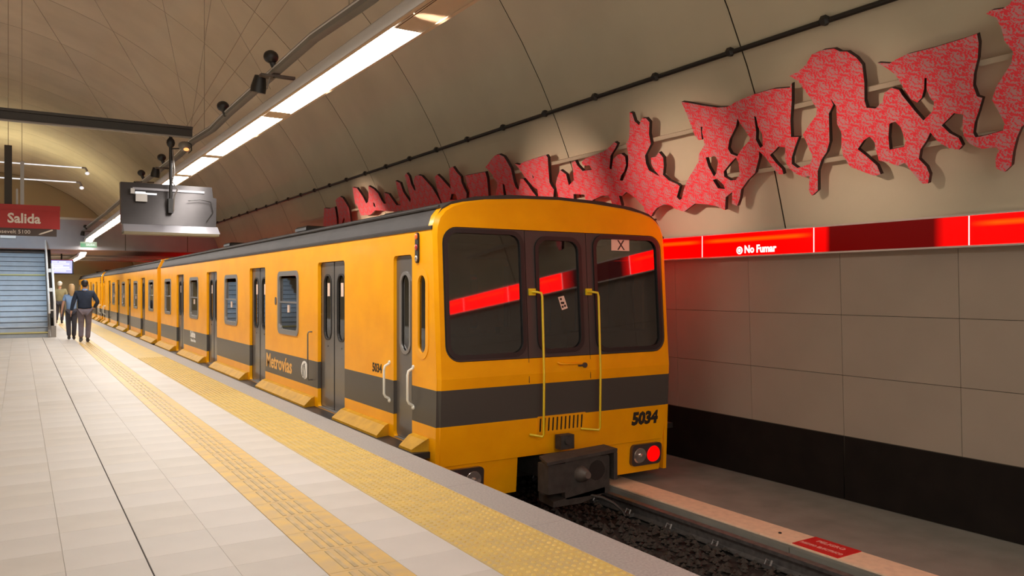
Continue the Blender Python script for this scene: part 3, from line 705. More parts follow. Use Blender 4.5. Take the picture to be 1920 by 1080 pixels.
        obj('emblem_stroke', sw, 'doorg', e_)
        obj('side_number', text_mb('5034', .135, tm(8.26, .635), .003, .003, 1.0), 'print', R)
        obj('side_lettering', text_mb('Subte', .20, tm(19.25, .45), .003, .006, 1.3), 'wprint', R)
        obj('side_lettering', text_mb('Buenos Aires', .09, tm(19.2, .35), .003, .003, 1.2), 'wprint', R)
        obj('front_number', text_mb('5034', .185, lambda p, d: fm((.935 + p[0], .045 + p[1]), -.003 + d), .003, .011, 1.0, shear=.1), 'print', R)
        pa = obj('paper_sign', MB().plate([(.68, 1.965), (.935, 1.965), (.94, 2.09), (.685, 2.095)], [], lambda p, d: fm(p, .008 + d), .001), 'salmon', R, recalc=True, label='pale paper sheet marked X inside the windscreen')
        obj('paper_mark', text_mb('X', .155, lambda p, d: fm((.765 + p[0], 1.975 + p[1]), .0065 + d), .001, .001, .95), 'print', pa)
        sk_ = obj('sticker', MB().plate([(-.055, 1.46), (.02, 1.475), (.065, 1.345), (-.01, 1.325)], [], lambda p, d: fm(p, .0085 + d), .001), 'salmon', R, recalc=True, label='tilted pale sticker with dark figures on the end door glass')
        s2 = MB()
        for a, b in ((-.02, 1.44), (.01, 1.40), (.0, 1.36), (.03, 1.37), (-.01, 1.40)): s2.plate(rrect(a - .012, a + .012, b - .012, b + .012, .005, 2), [], lambda p, d: fm(p, .0075 + d), .001)
        obj('sticker_print', s2, 'print', sk_, recalc=True)
    return R
car = make_car(True)
tag(car, 'yellow subway car in front with number 5034 on its cab end', 'subway car', 'yellow subway cars coupled along the platform')
cache = {}
for c in bpy.data.objects:
    if c.parent: cache.setdefault(c.parent.name, []).append(c)
def copy_car(label, y, rot, skip):
    r = car.copy(); COL.objects.link(r); r.location = (XM, y, -.66); r.rotation_euler = (0, 0, rot)
    r['label'] = label
    for ch in cache.get(car.name, []):
        if any(ch.name.startswith(k) for k in skip): continue
        copy_tree(ch, r, cache)
    return r
SK = ('side_lettering', 'emblem', 'side_number', 'front_number', 'paper_sign', 'sticker', 'air_hose', 'coupler', 'hook', 'bench_seat')
copy_car('middle yellow subway car coupled behind the front one', 41.45, math.pi, SK)
copy_car('farthest yellow subway car at the tunnel end of the platform', 42.2, 0, SK)
# ================================================================ LIGHT FIXTURES
def fx(y): return (2.25 - .011 * max(0, y - 4) if y < 14 else 2.14 - (y - 14) * .001)
def fz(y):
    if y < 31.5: return 3.30
    if y < 36: return 3.30 - (y - 31.5) / 4.5 * .47
    return 2.83
HP = [(-.135, 0), (-.158, .03), (-.16, .07), (-.12, .11), (-.04, .13), (.04, .13), (.12, .11), (.16, .07), (.158, .03), (.135, 0), (.108, 0), (.108, .035), (-.108, .035), (-.108, 0)]
def fixture(yA, yB, xf, zf, segs, unlit, label, dm, group=None):
    R = thing('linear_light', (xf(yA), yA, zf(yA)), label, 'ceiling light', group)
    ysn = sorted(set([yA, yB] + [y for y in [14, 31.5, 33, 34.5, 36, 45] if yA < y < yB]))
    h = MB(); n = len(HP)
    for a, b in zip(ysn[:-1], ysn[1:]):
        la = [(xf(a) + p[0], a, zf(a) + p[1]) for p in HP]; lb = [(xf(b) + p[0], b, zf(b) + p[1]) for p in HP]
        h.add(la + lb, [(k, (k + 1) % n, n + (k + 1) % n, n + k) for k in range(n)], 0)
    for k in (0, 1):
        y = ysn[-k]; h.face([(xf(y) + p[0], y, zf(y) + p[1]) for p in HP])
    obj('housing', h, 'house', R, smooth=35, recalc=True)
    lp = MB()
    for a, b in zip(ysn[:-1], ysn[1:]):
        for s in (-1, 1):
            lp.hexa([(xf(a) + s * .108, a, zf(a) - .006), (xf(a) + s * .136, a, zf(a) - .006), (xf(a) + s * .136, a, zf(a) + .004), (xf(a) + s * .108, a, zf(a) + .004)],
                    [(xf(b) + s * .108, b, zf(b) - .006), (xf(b) + s * .136, b, zf(b) - .006), (xf(b) + s * .136, b, zf(b) + .004), (xf(b) + s * .108, b, zf(b) + .004)])
    obj('rim', lp, 'lip', R, recalc=True)
    prev = yA
    for a, b in segs:
        if a - prev > .03: obj('cover_plate', MB().hexa([(xf(prev) - .107, prev, zf(prev) + .0), (xf(prev) + .107, prev, zf(prev) + .0), (xf(prev) + .107, prev, zf(prev) + .01), (xf(prev) - .107, prev, zf(prev) + .01)], [(xf(a) - .107, a, zf(a) + .0), (xf(a) + .107, a, zf(a) + .0), (xf(a) + .107, a, zf(a) + .01), (xf(a) - .107, a, zf(a) + .01)]), 'lip', R, recalc=True)
        m = (a + b) / 2
        for c, d in ((a, m - .022), (m + .022, b)):
            obj('diffuser', MB().face([(xf(c) - .104, c, zf(c) + .008), (xf(d) - .104, d, zf(d) + .008), (xf(d) + .104, d, zf(d) + .008), (xf(c) + .104, c, zf(c) + .008)]), dm, R)
        prev = b
    for a, b in unlit:
        lv = MB()
        for s in (-1, 1): lv.box(xf(a) + s * .100, xf(a) + s * .106, a, b, zf(a), zf(a) + .034)
        y = a + .03
        while y < b:
            lv.hexa([(xf(y) - .1, y, zf(y) + .004), (xf(y) + .1, y, zf(y) + .004), (xf(y) + .1, y + .004, zf(y) + .034), (xf(y) - .1, y + .004, zf(y) + .034)],
                    [(xf(y) - .1, y + .012, zf(y) + .004), (xf(y) + .1, y + .012, zf(y) + .004), (xf(y) + .1, y + .006, zf(y) + .034), (xf(y) - .1, y + .006, zf(y) + .034)]); y += .075
        obj('louver', lv, 'louver', R, recalc=True, label='unlit mirror louver')
        obj('tube_lamp', MB().cyl((xf(a), a + .05, zf(a) + .026), (xf(a), b - .05, zf(a) + .026), .008, 8), 'house', R)
    return R
segs = [(4.92, 7.87), (8.17, 10.87), (11.11, 12.96), (13.22, 16.1)]
y = 16.35
while y + 2.7 < 58:
    if not (30.9 < y + 2.7 and y < 31.5): pass
    segs.append((y, y + 2.7)); y += 2.95
fixture(1.9, 60, fx, fz, segs, [(1.95, 4.90)], 'long silver ceiling light line running over the platform edge, lit white', 'diff')
fixture(-7.5, 1.4, fx, fz, [(-7.3, -4.6), (-4.3, -1.6), (-1.4, 1.3)], [], 'second stretch of the silver platform light line, above and behind the viewer', 'diff')
lx = lambda y: -5.86
lsegs = []; y = -7
while y + 2.7 < 58: lsegs.append((y, y + 2.7)); y += 2.95
fixture(-7.5, 60, lx, fz, lsegs, [], 'silver ceiling light line over the opposite platform edge', 'diffl')

# transverse cool tubes over the stair
for (x0, x1, z, lb) in ((-2.4, 1.36, 4.51, 'upper of the two slim cool white tubes above the stair'), (-2.4, 1.24, 4.145, 'lower of the two slim cool white tubes above the stair')):
    t = thing('tube_light', (x1, 22, z), lb, 'tube light', 'tubes above the stair')
    obj('tube', MB().cyl((x0, 22, z), (x1 - .05, 22, z), .015, 10), 'tube', t, smooth=50)
    obj('end_lamp', MB().ball((x1 + .06, 22, z - .13), (.05, .045, .04)), 'tube', t, smooth=50)
    obj('end_cap', MB().tube([(x1 - .06, 22, z), (x1 + .02, 22, z), (x1 + .06, 22, z - .08)], .025, 8), 'alu', t, smooth=50)

# spot track and heads
TR = [(-2, 3.52), (5, 3.50), (6.2, 3.56), (7.5, 3.545), (9.2, 3.53), (10.1, 3.50), (11.4, 3.555), (12.5, 3.52), (16.8, 3.58), (24, 3.6), (33, 3.70)]
tr = thing('spotlight_track', (2.0, 12, 3.5), 'grey wavy lighting track hung beside the long ceiling light', 'lighting track')
tk = MB(); sec = [(-.035, -.03), (.035, -.03), (.035, .03), (-.035, .03)]
for (a, za), (b, zb) in zip(TR[:-1], TR[1:]):
    tk.hexa([(2.0 + p, a, za + q) for p, q in sec], [(2.0 + p, b, zb + q) for p, q in sec])
obj('track_bar', tk, 'trunk', tr, recalc=True)
ed = MB()
for (a, za), (b, zb) in zip(TR[:-1], TR[1:]): ed.tube([(1.962, a, za + .012), (1.962, b, zb + .012)], .006, 5)
obj('track_edge', ed, 'house', tr)
for yy in (5.4, 10.6): obj('track_hanger', MB().cyl((2.0, yy, 3.55), (2.0, yy, 8.35), .005, 5), 'wire', tr)
SP = [(7.28, 3.62), (9.28, 3.56), (13.8, 3.62), (16.3, 3.68), (31.1, 3.66), (3.4, 3.6)]
LB = ['black spotlight with a ball housing nearest along the track, beside the lit diffuser', 'black spotlight second along the track before the dark beam',
      'black spotlight on the track just past the dark beam', 'small black spotlight on the track above the hanging monitor', 'tiny black spotlight on the track before the concrete bridge', 'black spotlight on the track overhead, nearest the viewer']
for k, (yy, z) in enumerate(SP):
    s = thing('spotlight', (1.97, yy, z), LB[k], 'spotlight', 'black spotlights on the track')
    obj('ball_housing', MB().ball((1.95, yy, z + .045), (.068, .068, .06), n=14, m=8), 'black', s, smooth=60)
    obj('swivel_neck', MB().cyl((1.96, yy, z), (1.99, yy, z - .06), .028, 10), 'black', s, smooth=50)
    if k != 1:
        obj('lamp_can', MB().tube([(1.885, yy + .12, z - .11), (1.875, yy + .14, z - .21), (1.87, yy + .15, z - .26)], [.05, .07, .068], 14), 'black', s, smooth=50)
        obj('bracket_arm', MB().box(1.97, 2.17, yy - .015, yy + .03, z - .135, z - .11).box(1.86, 1.99, yy - .01, yy + .10, z - .135, z - .115), 'brown', s)
        obj('tie_rod', MB().cyl((1.95, yy, z - .10), (1.93, yy + .06, z - .24), .006, 6), 'alu', s)
# light the spots give to the mural
for k, yy in enumerate((4.6, 6.8, 9.2, 16.4)):
    spot('spot_beam', (2.12, yy, 3.30), (6.5, yy + .1, 3.1), (380, 560, 620, 1100)[k], 31, (1.0, .72, .55), 1.0, .06)

# beam, monitor, signs
bm_ = thing('steel_beam', (.5, 11.4, 3.58), 'dark channel beam crossing overhead from the left, its end by the light line', 'beam')
obj('channel', MB().box(-6.6, 1.99, 11.36, 11.44, 3.59, 3.735).box(-6.6, 1.99, 11.33, 11.47, 3.70, 3.735), 'beam', bm_)
obj('lower_flange', MB().box(-6.6, 1.99, 11.30, 11.36, 3.575, 3.592), 'beaml', bm_)
# stay wires: fan from the beam end up to the vault
def to_vault(a, b):
    dx, dz = b[0] - a[0], b[1] - a[1]
    A = dx * dx + dz * dz; B = 2 * ((a[0] - XC) * dx + (a[1] - ZC) * dz); Cc = (a[0] - XC) ** 2 + (a[1] - ZC) ** 2 - RV ** 2
    t = (-B + math.sqrt(B * B - 4 * A * Cc)) / (2 * A); return (a[0] + dx * t, a[1] + dz * t)
for a, b in (((1.95, 3.7), (1.62, 5.4)), ((1.97, 3.7), (2.24, 5.52)), ((1.9, 3.7), (2.92, 5.65)), ((1.98, 3.7), (3.3, 5.72)), ((3.05, 4.4), (2.37, 5.54)), ((1.72, 3.7), (.82, 5.24)), ((1.0, 3.7), (.15, 5.11)), ((-1.0, 3.7), (-1.0, 5)), ((-3.0, 3.7), (-2.4, 5))):
    e = to_vault(a, b); obj('stay_wire', MB().cyl((a[0], 11.4, a[1]), (e[0], 11.4, e[1]), .0035, 5), 'wire', bm_)

mo = thing('hanging_monitor', (1.72, 11.4, 2.26), 'grey steel information monitor seen from behind, hanging on a rod from the beam', 'monitor')
def mp(x, z, d): # tilted box: top leans away from the camera
    return (x, 11.42 + (z - 2.3) * .16 + d, z)
bx = MB().hexa([mp(1.13, 2.40, 0), mp(2.31, 2.40, 0), mp(2.33, 2.80, 0), mp(2.285, 2.81, 0), mp(2.275, 2.955, 0), mp(1.13, 2.955, 0)], [mp(1.13, 2.40, .14), mp(2.31, 2.40, .14), mp(2.33, 2.80, .14), mp(2.285, 2.81, .14), mp(2.275, 2.955, .14), mp(1.13, 2.955, .14)])
obj('back_case', bx, 'monitor', mo, recalc=True)
obj('lower_lip', MB().hexa([(1.15, 11.33, 2.295), (2.345, 11.33, 2.295), (2.33, 11.44, 2.40), (1.15, 11.44, 2.40)], [(1.15, 11.58, 2.295), (2.345, 11.58, 2.295), (2.33, 11.58, 2.40), (1.15, 11.58, 2.40)]), 'monl', mo, recalc=True)
obj('base_strip', MB().box(1.15, 2.33, 11.33, 11.58, 2.265, 2.295), 'monb', mo)
obj('top_rail', MB().hexa([mp(1.27, 2.86, -.02), mp(2.17, 2.86, -.02), mp(2.17, 2.89, -.02), mp(1.27, 2.89, -.02)], [mp(1.27, 2.86, 0), mp(2.17, 2.86, 0), mp(2.17, 2.89, 0), mp(1.27, 2.89, 0)]), 'monl', mo, recalc=True)
obj('terminal_box', MB().box(1.30, 1.44, 11.43, 11.50, 2.70, 2.80).box(1.24, 1.29, 11.44, 11.5, 2.80, 2.87), 'alu', mo)
obj('cable_plug', MB().box(1.30, 1.42, 11.44, 11.5, 2.805, 2.83).box(1.42, 1.56, 11.455, 11.5, 2.80, 2.82), 'tube', mo)
obj('screen', MB().hexa([mp(1.17, 2.43, .141), mp(2.27, 2.43, .141), mp(2.27, 2.9, .141), mp(1.17, 2.9, .141)], [mp(1.17, 2.43, .146), mp(2.27, 2.43, .146), mp(2.27, 2.9, .146), mp(1.17, 2.9, .146)]), 'rubber', mo, recalc=True)
obj('hanger_rod', MB().tube([(1.72, 11.38, 3.58), (1.72, 11.38, 2.62)], .022, 10).ball((1.72, 11.38, 3.50), (.055, .05, .07)).box(1.69, 1.75, 11.36, 11.46, 2.56, 2.75), 'black', mo, smooth=50)
obj('cable', MB().tube([(1.74, 11.36, 3.4), (1.76, 11.33, 3.1), (1.73, 11.33, 2.97), (1.80, 11.35, 2.88), (1.76, 11.36, 2.78), (1.75, 11.36, 2.58)], .010, 6), 'alu', mo, smooth=50)
obj('cable', MB().tube([(1.95, 11.42, 2.74), (2.1, 11.42, 2.765), (2.24, 11.43, 2.74), (2.27, 11.43, 2.60), (2.18, 11.4, 2.47)], .006, 6), 'black', mo, smooth=50)
dc = thing('platform_camera', (1.93, 11.3, 3.40), 'small round camera with an orange glow beside the beam end', 'camera')
obj('camera_body', MB().ball((1.87, 11.25, 3.45), (.08, .075, .065)), 'trunk', dc, smooth=50)
obj('glow', MB().ball((1.885, 11.2, 3.40), (.035, .03, .022)), 'orange', dc, smooth=50)
obj('arm', MB().tube([(1.74, 11.36, 3.42), (1.84, 11.28, 3.42)], .010, 6).tube([(1.90, 11.25, 3.51), (1.955, 11.25, 3.48), (1.96, 11.25, 3.40), (1.92, 11.25, 3.36)], .008, 6), 'black', dc, smooth=50)

sg = thing('exit_sign', (.0, 20, 2.70), 'red hanging sign reading Salida in front of the stair', 'sign')
obj('red_board', MB().box(-1.8, .76, 20.0, 20.14, 2.85, 3.355), 'signred', sg)
obj('top_fold', MB().box(-1.8, .765, 19.985, 20.0, 3.24, 3.355), 'signred', sg)
obj('lower_strip', MB().box(-1.8, .70, 20.02, 20.12, 2.69, 2.85), 'signdk', sg)
obj('lettering', text_mb('Salida', .29, lambda p, d: (-.215 + p[0], 19.996 + d, 2.965 + p[1]), .004, .008, .93), 'signw', sg)
obj('small_lettering', text_mb('Roosevelt 5100', .115, lambda p, d: (-.52 + p[0], 20.016 + d, 2.735 + p[1]), .004, .0, 1.0), 'signw', sg)
obj('support_bar', MB().cyl((.30, 20.05, 2.70), (.62, 19.98, 2.83), .018, 6), 'signw', sg)
obj('support_post', MB().box(-.27, -.13, 20.04, 20.12, 3.355, 4.62), 'beam', sg)
obj('support_post', MB().box(.02, .09, 20.1, 20.16, 3.355, 4.3).box(-.06, -.02, 20.06, 20.1, 3.36, 3.7), 'alu', sg, label='slim bright post')
for x in (-.2, .05): obj('suspension_wire', MB().cyl((x, 20.08, 4.3), (x, 20.08, 8.83), .006, 5), 'wire', sg)

es = thing('green_exit_sign', (2.05, 31.2, 2.98), 'small green and white exit sign hung under the light line before the bridge', 'exit sign')
obj('sign_plate', MB().box(1.80, 2.31, 31.2, 31.26, 2.98, 3.18), 'exitp', es)
obj('pictogram', MB().box(1.81, 1.96, 31.19, 31.2, 2.99, 3.12).box(1.96, 2.30, 31.19, 31.2, 2.99, 3.025), 'exitg', es)
obj('lettering', text_mb('SALIDA', .10, lambda p, d: (1.98 + p[0], 31.185 + d, 3.04 + p[1]), .003, .002, .8), 'exitw', es)
for x in (1.9, 2.2): obj('hanger', MB().cyl((x, 31.23, 3.18), (x, 31.23, 3.30), .006, 6), 'black', es)
tv = thing('information_screen', (1.5, 36.6, 2.1), 'bright blue white information screen hanging beyond the stair handrail', 'screen')
k_ = 36.6 / 38
obj('screen_case', MB().box(1.05, 1.88, 36.62, 36.72, 2.12, 2.72), 'rubber', tv)
obj('display', MB().box(1.09, 1.82, 36.61, 36.62, 2.17, 2.68), 'tv', tv)
ln = MB()
for a, b, z in ((1.13, 1.3, 2.60), (1.36, 1.60, 2.60), (1.12, 1.72, 2.52), (1.14, 1.5, 2.45), (1.14, 1.72, 2.38), (1.2, 1.78, 2.31), (1.12, 1.6, 2.24)): ln.box(a, b, 36.605, 36.61, z, z + .035)
obj('display_line', ln, 'tvw', tv)
obj('top_stripe', MB().box(1.05, 1.86, 36.605, 36.62, 2.69, 2.72), 'signred', tv)
obj('hanger_pole', MB().cyl((1.45, 36.67, 2.72), (1.45, 36.67, 2.955), .03, 8), 'black', tv)

# ================================================================ STAIR
sr = thing('staircase', (-.6, 29.15, 0), 'wide grey blue staircase rising from the platform under the red sign', 'staircase')
y, z = 29.15, 0.0
for k in range(23):
    t0 = .30
    if k == 12: t0 = .30
    m_ = 'step'
    s_ = obj('step', MB().box(-2.6, .78, y, y + t0 + .02, max(0, z - .05), z + .135).box(-2.6, .78, y - .02, y + t0, z + .135, z + .17), 'stepd', sr)
    obj('tread', MB().box(-2.6, .78, y - .022, y + t0 - .02, z + .168, z + .173), 'step', s_)
    obj('painted_tread_shadow', MB().box(-2.6, .78, y - .006, y + .01, z + .115, z + .135), 'rubber', s_)  # dark strip drawn as the shade under each nosing
    if k in (0, 11): obj('nosing', MB().box(-2.6, .78, y - .03, y + .02, z + .13, z + .178), 'nose', s_)
    y += .28; z += .17
sl_ = .17 / .28
def sline(yy, o): return (yy - 29.15) * sl_ + o
def stringer(x0, x1, o0, o1, m, nm, ya=29.1, yb=34.0):
    a = [(x0, ya, max(0, sline(ya, o0))), (x1, ya, max(0, sline(ya, o0))), (x1, ya, sline(ya, o1)), (x0, ya, sline(ya, o1))]
    b = [(x0, yb, sline(yb, o0)), (x1, yb, sline(yb, o0)), (x1, yb, sline(yb, o1)), (x0, yb, sline(yb, o1))]
    return obj(nm, MB().hexa(a, b), m, sr, recalc=True)
stringer(.78, .84, -.30, .28, 'alu', 'stringer')
stringer(.86, .96, -.1, .55, 'darkp', 'side_parapet', 29.25, 33.5)
obj('newel_block', MB().box(.86, 1.0, 29.05, 29.25, 0, .36), 'alu', sr)
obj('handrail', MB().tube([(.82, 29.3, .75), (.82, 29.35, .95), (.80, 33.6, sline(33.6, .95))], .03, 8), 'wprint', sr, smooth=50)
obj('handrail', MB().tube([(.98, 29.15, .0), (.96, 29.15, 1.1), (.95, 30.0, 1.75), (.95, 31.2, 2.4)], .035, 8), 'wprint', sr, smooth=50, label='outer pale handrail beside the platform')
for yy, zz in ((29.6, .75), (30.0, 1.45), (30.9, 2.1)): obj('rail_bracket', MB().box(.84, .97, yy, yy + .1, zz, zz + .12), 'wprint', sr)
nb = thing('notice_board', (-.33, 33.5, 3.4), 'small white notice at the top of the stair', 'notice')
obj('notice_sheet', MB().box(-.56, -.10, 32.9, 32.93, 3.32, 3.62), 'wprint', nb)

# ================================================================ RED LIGHT BAND
rb = thing('illuminated_band', (7.05, 10, 1.9), 'long red backlit band with lettering along the tunnel wall', 'light band')
yb = [5.28 + 1.575 * k for k in range(-6, 35)]
def bface(y0, y1, x=6.985):
    # a slim box whose room side carries the UVs
    b = MB(); z0, z1 = 1.925, 2.18
    b.face([(x, y1, z0), (x, y0, z0), (x, y0, z1), (x, y1, z1)], 0, [(1, 0), (0, 0), (0, 1), (1, 1)])
    b.box(x + .001, x + .04, y0, y1, z0, z1); return b
for k, (a, b) in enumerate(zip(yb[:-1], yb[1:])):
    off = (k == 5)
    obj('band_panel', bface(a + .004, b - .004), 'bandoff' if off else 'band', rb, label='dim red panel whose lamp is out' if off else None)
obj('band_frame', MB().box(6.978, 7.2, yb[0], yb[-1], 2.18, 2.197).box(6.978, 7.2, yb[0], yb[-1], 1.908, 1.925), 'bandframe', rb)
jn = MB()
for y in yb: jn.box(6.98, 7.1, y - .004, y + .004, 1.92, 2.185)
obj('band_joint', jn, 'bandtext', rb)
obj('lettering', text_mb('No Fumar', .118, lambda p, d: (6.981 + d, 6.205 - p[0], 1.955 + p[1]), .003, .004, .9), 'bandtext', rb)
obj('pictogram', MB().cyl((6.981, 6.275, 1.985), (6.985, 6.275, 1.985), .045, 16), 'bandtext', rb, label='white round no smoking symbol')
pi = MB().tube([(6.979, 6.275 + .026 * math.cos(t), 1.985 + .026 * math.sin(t)) for t in [k * math.pi / 6 for k in range(12)]], .004, 4, closed=True)
obj('pictogram_ring', pi, 'redoff', rb)

